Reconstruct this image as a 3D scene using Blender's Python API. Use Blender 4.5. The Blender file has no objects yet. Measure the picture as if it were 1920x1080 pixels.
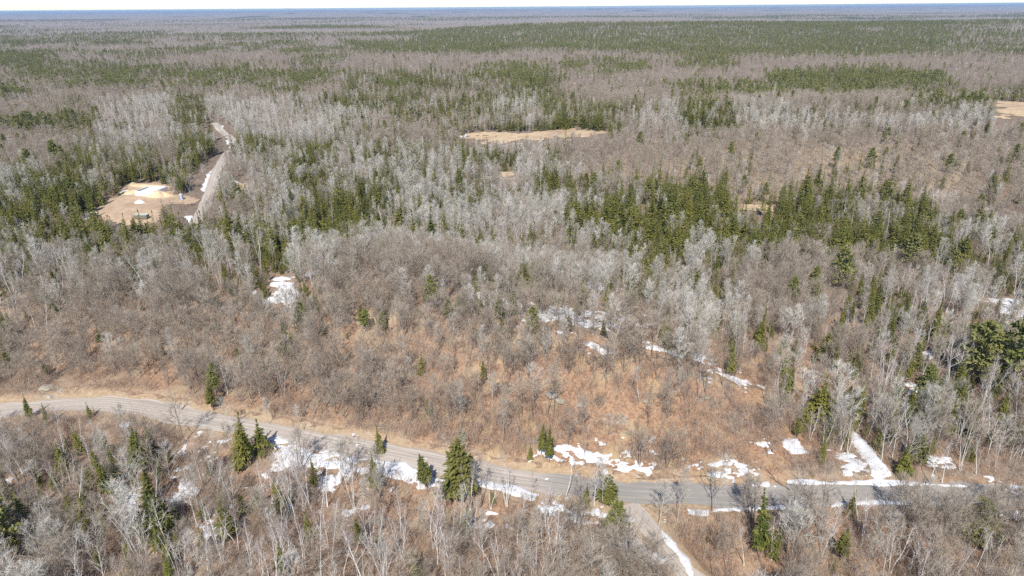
import bpy, math, random
import numpy as np
from mathutils import Matrix

# ------------------------------------------------------------------ camera, sky, sun
sc = bpy.context.scene
COL = sc.collection
CAM_H = 75.0
PITCH = math.radians(22.35)
ROLL = math.radians(-0.46)
FPX = 1281.0                                   # focal length in 1920 px
cp, sp = math.cos(PITCH), math.sin(PITCH)
F = np.array((0.0, cp, -sp)); R0 = np.array((1.0, 0, 0)); U0 = np.array((0.0, sp, cp))
RT = math.cos(ROLL) * R0 + math.sin(ROLL) * U0
UP = -math.sin(ROLL) * R0 + math.cos(ROLL) * U0
cam = bpy.data.cameras.new("camera")
cam.sensor_width = 36.0
cam.lens = 36.0 * FPX / 1920.0
cam.clip_start = 1.0
cam.clip_end = 120000.0
cam_o = bpy.data.objects.new("camera", cam)
COL.objects.link(cam_o)
M = Matrix(((RT[0], UP[0], -F[0], 0), (RT[1], UP[1], -F[1], 0), (RT[2], UP[2], -F[2], CAM_H), (0, 0, 0, 1)))
cam_o.matrix_world = M
sc.camera = cam_o

SUN_EL = math.radians(47.0)
SUN_AZ = math.radians(-8.0)                    # sun behind the camera, a little to the left
sd = np.array((math.sin(SUN_AZ) * math.cos(SUN_EL), -math.cos(SUN_AZ) * math.cos(SUN_EL), math.sin(SUN_EL)))  # to the sun
world = bpy.data.worlds.new("World")
sc.world = world
world.use_nodes = True
wn = world.node_tree
wn.nodes.clear()
wo = wn.nodes.new("ShaderNodeOutputWorld")
bg = wn.nodes.new("ShaderNodeBackground")
sky = wn.nodes.new("ShaderNodeTexSky")
sky.sky_type = 'NISHITA'
sky.sun_disc = False
sky.sun_elevation = SUN_EL
sky.sun_rotation = math.atan2(sd[0], sd[1])
sky.altitude = 300
sky.air_density = 0.8
sky.dust_density = 0.15
sky.ozone_density = 2.5
bg.inputs[1].default_value = 0.115
wn.links.new(sky.outputs[0], bg.inputs[0])
wn.links.new(bg.outputs[0], wo.inputs[0])
sun = bpy.data.lights.new("sun", 'SUN')
sun.energy = 4.5
sun.angle = math.radians(0.53)
sun.color = (1.0, 0.955, 0.89)
sun_o = bpy.data.objects.new("sun", sun)
COL.objects.link(sun_o)
from mathutils import Vector
sun_o.rotation_euler = Vector(sd).to_track_quat('Z', 'Y').to_euler()
sc.view_settings.view_transform = 'Standard'
sc.view_settings.look = 'None'
sc.view_settings.gamma = 1.0
sc.view_settings.exposure = 0.36
try:
    sc.cycles.max_bounces = 4
    sc.cycles.diffuse_bounces = 2
    sc.cycles.volume_bounces = 0
    sc.cycles.use_adaptive_sampling = True
    sc.cycles.adaptive_threshold = 0.02
    sc.cycles.use_denoising = False
except Exception:
    pass

RNG = np.random.default_rng(7)
PI = math.pi

# ------------------------------------------------------------------ numeric helpers
def smooth(a, b, x):
    t = np.clip((np.asarray(x, float) - a) / (b - a), 0, 1)
    return t * t * (3 - 2 * t)

def _hash(ix, iy, seed):
    h = (ix.astype(np.int64) * 374761393 + iy.astype(np.int64) * 668265263 + seed * 974634777) & 0xFFFFFFFF
    h = ((h ^ (h >> 13)) * 1274126177) & 0xFFFFFFFF
    h = h ^ (h >> 16)
    return (h & 0xFFFF) / 65535.0

def vnoise(x, y, seed=0):
    x = np.asarray(x, float); y = np.asarray(y, float)
    ix = np.floor(x); iy = np.floor(y)
    fx = x - ix; fy = y - iy
    fx = fx * fx * fx * (fx * (fx * 6 - 15) + 10); fy = fy * fy * fy * (fy * (fy * 6 - 15) + 10)
    a = _hash(ix, iy, seed); b = _hash(ix + 1, iy, seed); c = _hash(ix, iy + 1, seed); d = _hash(ix + 1, iy + 1, seed)
    return (a + (b - a) * fx) * (1 - fy) + (c + (d - c) * fx) * fy      # 0..1

def fbm(x, y, seed=0, n=3):
    s = 0; a = 1; t = 0
    for i in range(n):
        s = s + a * vnoise(x * 2 ** i, y * 2 ** i, seed + i * 17); t += a; a *= 0.5
    return s / t

def project(X, Y, Z):
    dx, dy, dz = X, Y, Z - CAM_H
    w = dx * F[0] + dy * F[1] + dz * F[2]
    w = np.maximum(w, 1e-3)
    u = 960 + FPX * (dx * RT[0] + dy * RT[1] + dz * RT[2]) / w
    v = 540 - FPX * (dx * UP[0] + dy * UP[1] + dz * UP[2]) / w
    return u, v, w

def ray(u, v):
    return F + (u - 960) / FPX * RT - (v - 540) / FPX * UP

def to_plane(u, v, z=0.0):
    d = ray(u, v); t = (z - CAM_H) / d[2]
    return d[0] * t, d[1] * t

def catmull(pts, n=10):
    p = np.array(pts, float)
    p = np.vstack([2 * p[0] - p[1], p, 2 * p[-1] - p[-2]])
    out = []
    for i in range(1, len(p) - 2):
        for t in np.linspace(0, 1, n, endpoint=False):
            a, b, c, d = p[i - 1], p[i], p[i + 1], p[i + 2]
            out.append(0.5 * ((2 * b) + (c - a) * t + (2 * a - 5 * b + 4 * c - d) * t * t + (3 * b - a - 3 * c + d) * t ** 3))
    out.append(p[-2])
    return np.array(out)

def dist_line(X, Y, L):
    X = np.asarray(X, float); Y = np.asarray(Y, float)
    best = np.full(X.shape, 1e9)
    for (ax, ay), (bx, by) in zip(L[:-1], L[1:]):
        ex, ey = bx - ax, by - ay
        l2 = ex * ex + ey * ey + 1e-12
        t = np.clip(((X - ax) * ex + (Y - ay) * ey) / l2, 0, 1)
        best = np.minimum(best, (X - ax - t * ex) ** 2 + (Y - ay - t * ey) ** 2)
    return np.sqrt(best)

def in_poly(X, Y, P):
    X = np.asarray(X, float); Y = np.asarray(Y, float)
    r = np.zeros(X.shape, bool)
    n = len(P)
    for i in range(n):
        x1, y1 = P[i]; x2, y2 = P[(i + 1) % n]
        c = ((y1 > Y) != (y2 > Y)) & (X < (x2 - x1) * (Y - y1) / ((y2 - y1) if y2 != y1 else 1e-9) + x1)
        r ^= c
    return r

def sdist(X, Y, P):                               # positive inside
    P = np.asarray(P, float)
    d = dist_line(X, Y, np.vstack([P, P[:1]]))
    return np.where(in_poly(X, Y, P), d, -d)

# ------------------------------------------------------------------ roads in plan
MAIN_PX = [(-420, 800), (-200, 784), (-60, 775), (60, 765), (160, 757), (260, 764), (400, 790), (550, 818), (700, 845), (830, 872), (960, 896), (1080, 914),
           (1200, 925), (1350, 929), (1500, 928), (1700, 925), (1850, 928), (2000, 940), (2250, 975)]
MAIN = catmull([to_plane(u, v) for u, v in MAIN_PX], 8)
SIDE = catmull([to_plane(u, v) for u, v in [(1150, 920), (1185, 955), (1215, 985), (1252, 1030), (1300, 1085), (1370, 1160)]], 8)
ROAD_W = 5.5
_mx = MAIN[:, 0]; _my = MAIN[:, 1]

def road_y(X):
    return np.interp(X, _mx, _my)

def height(X, Y):
    X = np.asarray(X, float); Y = np.asarray(Y, float)
    yr = road_y(X)
    s = Y - yr - 4.5
    A = 9.0 * (1 - smooth(28, 62, X)) * (0.82 + 0.35 * vnoise(X / 45, Y * 0 + 3, 5)) + 0.8
    A = A * (1 - 0.32 * smooth(-15, -90, X))
    n1 = (vnoise(X / 28, Y / 28, 11) - 0.5)
    prof = smooth(-1, 40, s) * (1 - smooth(52, 105, s))
    h = A * prof * (1 + 0.35 * n1) - 1.5 * smooth(60, 120, s)
    # knolls of bedrock on the crest
    gx, gy = 6.0, 136.0
    h += 1.6 * np.exp(-(((X - gx) / 12) ** 2 + ((Y - gy) / 7) ** 2))
    # nearer side of the road
    h += -1.2 * smooth(3, 14, -(s + 4.5)) + 1.6 * (vnoise(X / 20, Y / 20, 21) - 0.5) * smooth(4, 16, np.abs(s + 4.5))
    # hardwood hill behind on the right
    h += 17 * np.exp(-(((X - 260) / 230) ** 2 + ((Y - 430) / 120) ** 2))
    h += 6 * np.exp(-(((X + 190) / 90) ** 2 + ((Y - 330) / 70) ** 2))
    # far country
    h += 9 * smooth(250, 700, Y) * (fbm(X / 420, Y / 260, 31, 2) - 0.5)
    h += 26 * smooth(900, 2600, Y) * (fbm(X / 1700, Y / 800, 41, 2) - 0.5)
    h += 26 * smooth(-500, 500, X) * np.exp(-((Y - 2250) / 520) ** 2) * (0.8 + 0.4 * vnoise(X / 900, 0 * Y, 43))
    h += 70 * smooth(6000, 16000, Y) * (fbm(X / 7000, Y / 2600, 47, 2) - 0.5)
    # roads are level
    dm = dist_line(X, Y, MAIN[::3]) if X.size < 600000 else np.abs(s + 4.5)
    near = np.where(np.abs(s) < 60, smooth(3.6, 7.5, dm), 1.0)
    up = ((s + 4.5) > 0)
    h = h * near
    h += np.where(up, 0.75 * smooth(3.7, 4.9, dm) * (1 - smooth(7, 16, dm)) * (1 - smooth(60, 75, X)), 0)
    ds = dist_line(X, Y, SIDE[::3])
    h = h * smooth(2.0, 5.0, ds) - 0.9 * smooth(2.2, 5.5, ds) * (1 - smooth(6, 14, ds)) * (dm > 6)
    return h

def to_ground(u, v):
    d = ray(u, v)
    t = np.geomspace(60, 40000, 1500)
    x, y, z = d[0] * t, d[1] * t, CAM_H + d[2] * t
    below = z < height(x, y)
    if not below.any():
        return x[-1], y[-1]
    i = int(np.argmax(below))
    a, b = t[max(i - 1, 0)], t[i]
    for _ in range(3):
        tt = np.linspace(a, b, 24)
        k = int(np.argmax((CAM_H + d[2] * tt) < height(d[0] * tt, d[1] * tt)))
        a, b = tt[max(k - 1, 0)], tt[k]
    return d[0] * b, d[1] * b

def gpoly(px):
    return np.array([to_ground(u, v) for u, v in px])

# ------------------------------------------------------------------ materials
def new_mat(name):
    m = bpy.data.materials.new(name); m.use_nodes = True
    nt = m.node_tree; nt.nodes.clear()
    out = nt.nodes.new("ShaderNodeOutputMaterial")
    return m, nt, out

def N(nt, t, **kw):
    n = nt.nodes.new(t)
    for k, v in kw.items():
        setattr(n, k, v)
    return n

def mix(nt, fac, a, b, blend='MIX'):
    n = nt.nodes.new("ShaderNodeMix"); n.data_type = 'RGBA'; n.blend_type = blend
    for sock, val in ((0, fac), (6, a), (7, b)):
        if hasattr(val, 'is_linked') or hasattr(val, 'links'):
            nt.links.new(val, n.inputs[sock])
        else:
            n.inputs[sock].default_value = (*val, 1) if isinstance(val, tuple) and len(val) == 3 else val
    return n.outputs[2]

def noise(nt, scale, detail=3, rough=0.6, vec=None):
    n = nt.nodes.new("ShaderNodeTexNoise")
    n.inputs['Scale'].default_value = scale; n.inputs['Detail'].default_value = detail; n.inputs['Roughness'].default_value = rough
    if vec is not None:
        nt.links.new(vec, n.inputs['Vector'])
    return n.outputs[0]

def ramp(nt, fac, p0, p1):
    n = nt.nodes.new("ShaderNodeMapRange"); n.interpolation_type = 'SMOOTHSTEP'
    nt.links.new(fac, n.inputs[0]); n.inputs[1].default_value = p0; n.inputs[2].default_value = p1
    return n.outputs[0]

def obj_coord(nt):
    return nt.nodes.new("ShaderNodeNewGeometry").outputs['Position']

def finish(nt, out, col, rough=0.9, bump=None, bstr=0.3, bdist=0.1, spec=0.2):
    b = nt.nodes.new("ShaderNodeBsdfPrincipled")
    b.inputs['Roughness'].default_value = rough
    b.inputs['Specular IOR Level'].default_value = spec
    if isinstance(col, tuple):
        b.inputs['Base Color'].default_value = (*col, 1)
    else:
        nt.links.new(col, b.inputs['Base Color'])
    if bump is not None:
        bp = nt.nodes.new("ShaderNodeBump"); bp.inputs['Strength'].default_value = bstr; bp.inputs['Distance'].default_value = bdist
        nt.links.new(bump, bp.inputs['Height']); nt.links.new(bp.outputs[0], b.inputs['Normal'])
    nt.links.new(b.outputs[0], out.inputs[0])

def wood_mat(name, a, b, band=None):
    """bark or twigs: tone differs from tree to tree; band = dark marks of birch bark"""
    m, nt, out = new_mat(name)
    oi = N(nt, "ShaderNodeObjectInfo")
    c = mix(nt, oi.outputs['Random'], a, b)
    tc = N(nt, "ShaderNodeTexCoord")
    if band:
        mp = N(nt, "ShaderNodeMapping"); mp.inputs['Scale'].default_value = (2.5, 2.5, 6)
        nt.links.new(tc.outputs['Object'], mp.inputs[0])
        f = ramp(nt, noise(nt, 1.0, 3, 0.7, mp.outputs[0]), 0.60, 0.72)
        c = mix(nt, f, c, band)
    else:
        f = ramp(nt, noise(nt, 2.2, 2, 0.6, tc.outputs['Object']), 0.3, 0.75)
        c = mix(nt, f, c, mix(nt, 1.0, c, (0.72, 0.72, 0.72), 'MULTIPLY'))
    d = N(nt, "ShaderNodeBsdfDiffuse")
    nt.links.new(c, d.inputs[0]); nt.links.new(d.outputs[0], out.inputs[0])
    return m

def leaf_mat(name, a, b, c2):
    m, nt, out = new_mat(name)
    oi = N(nt, "ShaderNodeObjectInfo")
    c = mix(nt, oi.outputs['Random'], a, b)
    tc = N(nt, "ShaderNodeTexCoord")
    f = ramp(nt, noise(nt, 0.9, 3, 0.65, tc.outputs['Object']), 0.42, 0.68)
    c = mix(nt, f, c, c2)
    d = N(nt, "ShaderNodeBsdfDiffuse")
    nt.links.new(c, d.inputs[0])
    t = N(nt, "ShaderNodeBsdfTranslucent")
    nt.links.new(c, t.inputs[0])
    ms = N(nt, "ShaderNodeMixShader"); ms.inputs[0].default_value = 0.2
    nt.links.new(d.outputs[0], ms.inputs[1]); nt.links.new(t.outputs[0], ms.inputs[2])
    nt.links.new(ms.outputs[0], out.inputs[0])
    return m

MAT = {}
MAT['maple_bark'] = wood_mat('maple_bark', (0.24, 0.205, 0.17), (0.35, 0.315, 0.27))
MAT['maple_twig'] = wood_mat('maple_twig', (0.35, 0.288, 0.226), (0.52, 0.445, 0.365))
MAT['aspen_bark'] = wood_mat('aspen_bark', (0.46, 0.44, 0.38), (0.60, 0.58, 0.52))
MAT['aspen_twig'] = wood_mat('aspen_twig', (0.45, 0.41, 0.35), (0.755, 0.72, 0.65))
MAT['birch_bark'] = wood_mat('birch_bark', (0.74, 0.72, 0.68), (0.84, 0.82, 0.78), band=(0.16, 0.14, 0.13))
MAT['birch_twig'] = wood_mat('birch_twig', (0.47, 0.395, 0.36), (0.64, 0.575, 0.53))
MAT['conifer_bark'] = wood_mat('conifer_bark', (0.17, 0.13, 0.10), (0.25, 0.20, 0.16))
MAT['sapling_bark'] = wood_mat('sapling_bark', (0.36, 0.28, 0.21), (0.52, 0.45, 0.37))
MAT['brush_twig'] = wood_mat('brush_twig', (0.34, 0.23, 0.165), (0.54, 0.44, 0.36))
MAT['spruce_needle'] = leaf_mat('spruce_needle', (0.075, 0.100, 0.026), (0.215, 0.205, 0.048), (0.275, 0.262, 0.075))
MAT['pine_needle'] = leaf_mat('pine_needle', (0.175, 0.205, 0.060), (0.28, 0.275, 0.095), (0.35, 0.335, 0.14))
MAT['cedar_needle'] = leaf_mat('cedar_needle', (0.165, 0.175, 0.050), (0.25, 0.23, 0.070), (0.135, 0.142, 0.050))

def ground_mat():
    m, nt, out = new_mat('leaf_litter')
    P = obj_coord(nt)
    at = N(nt, "ShaderNodeAttribute", attribute_name='cover')           # r rust slope, g pale grass / sand, b far forest
    sep = N(nt, "ShaderNodeSeparateColor"); nt.links.new(at.outputs['Color'], sep.inputs[0])
    n_f = noise(nt, 1.6, 5, 0.75, P); n_m = noise(nt, 0.22, 4, 0.6, P); n_l = noise(nt, 0.035, 3, 0.6, P)
    litter = mix(nt, ramp(nt, n_f, 0.35, 0.68), (0.225, 0.135, 0.085), (0.44, 0.30, 0.20))
    litter = mix(nt, ramp(nt, n_m, 0.35, 0.7), litter, (0.33, 0.255, 0.19))
    rust = mix(nt, ramp(nt, n_f, 0.32, 0.66), (0.242, 0.130, 0.078), (0.465, 0.296, 0.185))
    rust = mix(nt, ramp(nt, n_m, 0.48, 0.68), rust, (0.50, 0.36, 0.20))
    c = mix(nt, sep.outputs[0], litter, rust)
    c = mix(nt, ramp(nt, noise(nt, 0.13, 5, 0.7, P), 0.54, 0.66), c, mix(nt, ramp(nt, n_f, 0.4, 0.6), (0.20, 0.15, 0.11), (0.37, 0.32, 0.26)))
    aw = N(nt, 'ShaderNodeAttribute', attribute_name='floor_shade')
    c = mix(nt, aw.outputs['Fac'], c, mix(nt, ramp(nt, n_f, 0.35, 0.68), (0.15, 0.115, 0.088), (0.27, 0.215, 0.17)))  # darker litter colour standing in for shade under the farther woods
    pale = mix(nt, ramp(nt, n_f, 0.3, 0.7), (0.42, 0.31, 0.19), (0.56, 0.45, 0.31))
    c = mix(nt, sep.outputs[1], c, pale)
    # moss and bare rock in small areas
    rk = ramp(nt, noise(nt, 0.31, 5, 0.7, P), 0.655, 0.70)
    c = mix(nt, rk, c, (0.33, 0.30, 0.25))
    ms = ramp(nt, noise(nt, 0.4, 4, 0.65, P), 0.68, 0.74)
    c = mix(nt, ms, c, (0.13, 0.12, 0.045))
    # far forest cover: mauve hardwood and dark conifer patches
    mp = N(nt, "ShaderNodeMapping"); mp.inputs['Scale'].default_value = (0.0016, 0.0011, 0)
    nt.links.new(P, mp.inputs[0])
    big = noise(nt, 1.0, 6, 0.62, mp.outputs[0])
    fine = noise(nt, 0.03, 4, 0.7, P)
    con = ramp(nt, big, 0.56, 0.66)
    fc = mix(nt, ramp(nt, fine, 0.35, 0.65), (0.22, 0.185, 0.165), (0.38, 0.33, 0.30))
    fd = mix(nt, ramp(nt, fine, 0.35, 0.65), (0.030, 0.045, 0.022), (0.065, 0.080, 0.035))
    fc = mix(nt, con, fc, fd)
    c = mix(nt, sep.outputs[2], c, fc)
    finish(nt, out, c, 0.95, n_f, 0.5, 0.12, 0.05)
    return m

def sheet_mat(name, a, b, c3=None, sc1=1.5, bd=0.05, spec=0.1, rough=0.9, stretch=None):
    m, nt, out = new_mat(name)
    P = obj_coord(nt)
    n1 = noise(nt, sc1, 5, 0.7, P); n2 = noise(nt, sc1 * 0.13, 3, 0.6, P)
    c = mix(nt, ramp(nt, n1, *((0.30, 0.37) if name == 'old_snow' else (0.33, 0.68))), a, b)
    if c3:
        c = mix(nt, ramp(nt, n2, 0.45, 0.68), c, c3)
    finish(nt, out, c, rough, n1, 0.5, bd, spec)
    return m

def road_mat(name, dark, light):
    """gravel, with wheel tracks that run along the UV of the strip"""
    m, nt, out = new_mat(name)
    P = obj_coord(nt)
    uv = N(nt, "ShaderNodeUVMap"); uv.uv_map = 'UVMap'
    sx = N(nt, "ShaderNodeSeparateXYZ"); nt.links.new(uv.outputs[0], sx.inputs[0])
    mp = N(nt, "ShaderNodeMapping"); mp.inputs['Scale'].default_value = (9.0, 0.05, 1)
    nt.links.new(uv.outputs[0], mp.inputs[0])
    tr = noise(nt, 1.0, 4, 0.65, mp.outputs[0])
    n1 = noise(nt, 2.5, 5, 0.7, P); n2 = noise(nt, 0.12, 3, 0.6, P)
    at = N(nt, "ShaderNodeAttribute", attribute_name='shade_tone')  # share of darker grey: gravel tone together with painted shadow
    c = mix(nt, ramp(nt, tr, 0.40, 0.60), tuple(x * 0.66 for x in light), light)
    c = mix(nt, ramp(nt, n1, 0.45, 0.8), c, tuple(x * 0.78 for x in light))
    d = mix(nt, ramp(nt, tr, 0.36, 0.66), dark, tuple(x * 1.35 for x in dark))
    f = N(nt, "ShaderNodeMath", operation='MULTIPLY_ADD')
    nt.links.new(n2, f.inputs[0]); f.inputs[1].default_value = 0.7; nt.links.new(at.outputs['Fac'], f.inputs[2])
    c = mix(nt, ramp(nt, f.outputs[0], 0.45, 0.95), c, d)
    finish(nt, out, c, 0.92, n1, 0.4, 0.04, 0.15)
    return m

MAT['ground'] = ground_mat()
MAT['snow'] = sheet_mat('old_snow', (0.50, 0.45, 0.40), (0.74, 0.745, 0.76), (0.62, 0.61, 0.59), 2.2, 0.10, 0.1, 0.85)
MAT['marsh'] = sheet_mat('dry_sedge', (0.48, 0.345, 0.215), (0.63, 0.485, 0.315), (0.38, 0.265, 0.175), 0.35, 0.3)
MAT['dirt'] = sheet_mat('bare_dirt', (0.43, 0.305, 0.205), (0.56, 0.42, 0.29), (0.37, 0.26, 0.18), 0.5, 0.1)
MAT['sand'] = sheet_mat('yellow_sand', (0.60, 0.44, 0.25), (0.74, 0.58, 0.37), (0.66, 0.52, 0.34), 0.8, 0.1)
MAT['mud'] = sheet_mat('dark_soil', (0.17, 0.115, 0.08), (0.34, 0.24, 0.165), None, 1.8, 0.1)
MAT['gravel'] = road_mat('road_gravel', (0.27, 0.25, 0.225), (0.56, 0.49, 0.42))
MAT['rock'] = sheet_mat('grey_rock', (0.28, 0.25, 0.21), (0.48, 0.44, 0.38), (0.36, 0.33, 0.24), 2.0, 0.15)
MAT['concrete'] = sheet_mat('pale_concrete', (0.78, 0.79, 0.78), (0.84, 0.85, 0.85), None, 1.2, 0.01)
MAT['foam'] = sheet_mat('grey_blue_insulation', (0.50, 0.58, 0.64), (0.58, 0.65, 0.70), None, 1.2, 0.01)
MAT['blue_plastic'] = sheet_mat('blue_plastic', (0.10, 0.20, 0.42), (0.13, 0.24, 0.47), None, 1.2, 0.005, 0.4, 0.45)
MAT['white_plastic'] = sheet_mat('white_plastic', (0.76, 0.77, 0.78), (0.80, 0.81, 0.82), None, 1.2, 0.005, 0.4, 0.45)
MAT['green_paint'] = sheet_mat('grey_green_paint', (0.18, 0.19, 0.15), (0.23, 0.23, 0.18), (0.20, 0.17, 0.12), 1.2, 0.01, 0.4, 0.5)
MAT['pale_paint'] = sheet_mat('pale_green_paint', (0.50, 0.52, 0.44), (0.57, 0.58, 0.50), None, 1.2, 0.01, 0.4, 0.5)

# ------------------------------------------------------------------ mesh helpers
def mesh_np(name, V, Fq, mats, midx=None, smooth_=False):
    """Fq: list of int arrays (each (n,k)); midx: list of material index per array"""
    me = bpy.data.meshes.new(name)
    V = np.asarray(V, np.float32)
    nl = sum(f.size for f in Fq); nf = sum(len(f) for f in Fq)
    me.vertices.add(len(V)); me.vertices.foreach_set('co', V.ravel())
    me.loops.add(nl); me.polygons.add(nf)
    loops = np.concatenate([np.asarray(f, np.int32).ravel() for f in Fq]) if nf else np.zeros(0, np.int32)
    sizes = np.concatenate([np.full(len(f), f.shape[1], np.int32) for f in Fq])
    starts = np.concatenate([[0], np.cumsum(sizes)[:-1]]).astype(np.int32)
    me.loops.foreach_set('vertex_index', loops)
    me.polygons.foreach_set('loop_start', starts)
    for m in mats:
        me.materials.append(m)
    if midx is not None:
        me.polygons.foreach_set('material_index', np.concatenate([np.full(len(f), k, np.int32) for f, k in zip(Fq, midx)]))
    me.update(calc_edges=True)
    me.polygons.foreach_set('use_smooth', np.full(nf, bool(smooth_)))
    return me

def link(name, me, parent=None, loc=None):
    o = bpy.data.objects.new(name, me); COL.objects.link(o)
    if parent is not None:
        o.parent = parent
    if loc is not None:
        o.location = loc
    return o

def tag(o, label=None, cat=None, group=None, kind=None):
    if label: o['label'] = label
    if cat: o['category'] = cat
    if group: o['group'] = group
    if kind: o['kind'] = kind
    return o

def seg_tubes(segs, k):
    """segs: array (n,8) p0 p1 r0 r1 -> verts, quads"""
    s = np.asarray(segs, float)
    if len(s) == 0:
        return np.zeros((0, 3)), np.zeros((0, 4), int)
    a, b, r0, r1 = s[:, 0:3], s[:, 3:6], s[:, 6], s[:, 7]
    d = b - a; d /= np.linalg.norm(d, axis=1, keepdims=True) + 1e-9
    ref = np.where(np.abs(d[:, 2:3]) > 0.9, np.array([[1.0, 0, 0]]), np.array([[0, 0, 1.0]]))
    e1 = np.cross(d, ref); e1 /= np.linalg.norm(e1, axis=1, keepdims=True) + 1e-9
    e2 = np.cross(d, e1)
    n = len(s)
    V = np.zeros((n, 2, k, 3))
    for i in range(k):
        t = 2 * PI * i / k
        o = math.cos(t) * e1 + math.sin(t) * e2
        V[:, 0, i] = a + o * r0[:, None]
        V[:, 1, i] = b + o * r1[:, None]
    base = (np.arange(n) * 2 * k)[:, None]
    Q = []
    for i in range(k):
        j = (i + 1) % k
        Q.append(np.concatenate([base + j, base + i, base + k + i, base + k + j], axis=1))
    return V.reshape(-1, 3), np.concatenate(Q)

# ------------------------------------------------------------------ bare trees
def unit(v):
    return v / (np.linalg.norm(v) + 1e-9)

def bare_tree(seed, H, stems=1, r=0.11, base=0.35, spread=2.8, elev=55, nlimb=10, nsub=5, ntwig=4, twl=0.9, twr=0.011, fork=0.0, wig=0.02, top_bias=0.0):
    """returns trunk segments (stem and limbs) and crown segments (branches and twigs)"""
    g = np.random.default_rng(seed)
    T, C = [], []
    for st in range(stems):
        az0 = g.uniform(0, 2 * PI) if stems == 1 else st * 2 * PI / stems + g.uniform(-.4, .4)
        lean = (g.uniform(0.0, 0.04) if stems == 1 else g.uniform(0.10, 0.22)) + fork
        h = H * g.uniform(0.86, 1.0) if st else H
        rr = r * (0.8 if stems > 1 else 1)
        n = 7
        p = np.array([0.0, 0, -0.3]) + (np.array([math.cos(az0), math.sin(az0), 0]) * 0.12 if stems > 1 else 0)
        pts = [p]
        d = unit(np.array([math.cos(az0) * lean, math.sin(az0) * lean, 1.0]))
        for i in range(n):
            d = unit(d + g.normal(0, wig, 3) + np.array([0, 0, 0.015]))
            p = p + d * (h * 0.93 + 0.3) / n
            pts.append(p)
        pts = np.array(pts)
        rad = rr * (1 - np.linspace(0, 1, n + 1) ** 0.9 * 0.86)
        rad[0] *= 1.35
        for i in range(n):
            T.append((*pts[i], *pts[i + 1], rad[i], rad[i + 1]))
        for li in range(nlimb):
            f = base + (0.97 - base) * ((li + g.uniform(0.1, 0.9)) / nlimb) ** (1 - top_bias)
            x = f * n; i = min(int(x), n - 1)
            q = pts[i] + (pts[i + 1] - pts[i]) * (x - i)
            q0r = (rad[i] + (rad[i + 1] - rad[i]) * (x - i)) * 0.55
            rel = (f - base) / (1 - base)
            ln = spread * (0.55 + 0.75 * math.sin(PI * min(1, rel * 0.75 + 0.22))) * g.uniform(0.7, 1.2) * (1.05 - 0.5 * rel)
            az = li * 2.399 + g.uniform(-.5, .5) + az0
            el = math.radians(elev + g.uniform(-12, 12) + 18 * rel)
            dv = np.array([math.cos(az) * math.cos(el), math.sin(az) * math.cos(el), math.sin(el)])
            lp = [q]; m = 4
            for _ in range(m):
                dv = unit(dv + g.normal(0, 0.10, 3) + np.array([0, 0, 0.07]))
                lp.append(lp[-1] + dv * ln / m)
            lr = q0r * (1 - np.linspace(0, 1, m + 1) * 0.8)
            for j in range(m):
                T.append((*lp[j], *lp[j + 1], lr[j], lr[j + 1]))
            for sj in range(nsub):
                fx = 0.25 + 0.75 * (sj + g.uniform(0, 1)) / nsub
                x2 = min(fx * m, m - 0.01); j = int(x2)
                q2 = lp[j] + (lp[j + 1] - lp[j]) * (x2 - j)
                d2 = unit(dv + g.normal(0, 0.55, 3) + np.array([0, 0, 0.15]))
                l2 = ln * g.uniform(0.25, 0.5)
                e2 = q2 + d2 * l2
                C.append((*q2, *e2, max(lr[j] * 0.6, twr * 1.4), twr))
                for tw in range(ntwig):
                    q3 = q2 + d2 * l2 * g.uniform(0.2, 1.0)
                    d3 = unit(d2 + g.normal(0, 0.5, 3) + np.array([0, 0, 0.2]))
                    C.append((*q3, *(q3 + d3 * twl * g.uniform(0.6, 1.3)), twr, twr * 0.35))
        # leader twigs
        for tw in range(ntwig * 3):
            q3 = pts[-1] - np.array([0, 0, g.uniform(0, h * 0.12)])
            d3 = unit(np.array([g.normal(0, .5), g.normal(0, .5), 1.0]))
            C.append((*q3, *(q3 + d3 * twl * g.uniform(0.7, 1.4)), twr, twr * 0.3))
    return np.array(T), np.array(C)

def spray(Vl, Ql, p, d, side, ln, w, g, bend=-0.12):
    """a flat needle spray: two bent quads"""
    up = np.cross(side, d)
    a = p; b = p + d * ln * 0.5 + up * g.uniform(-.03, .03); c = p + d * ln + np.array([0, 0, bend * ln])
    i = len(Vl)
    w2 = w * g.uniform(0.7, 1.15)
    Vl += [a - side * w * 0.35, a + side * w * 0.35, b + side * w2 * 0.5, b - side * w2 * 0.5, c + side * w * 0.12, c - side * w * 0.12]
    Ql += [(i, i + 1, i + 2, i + 3), (i + 3, i + 2, i + 4, i + 5)]

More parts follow.
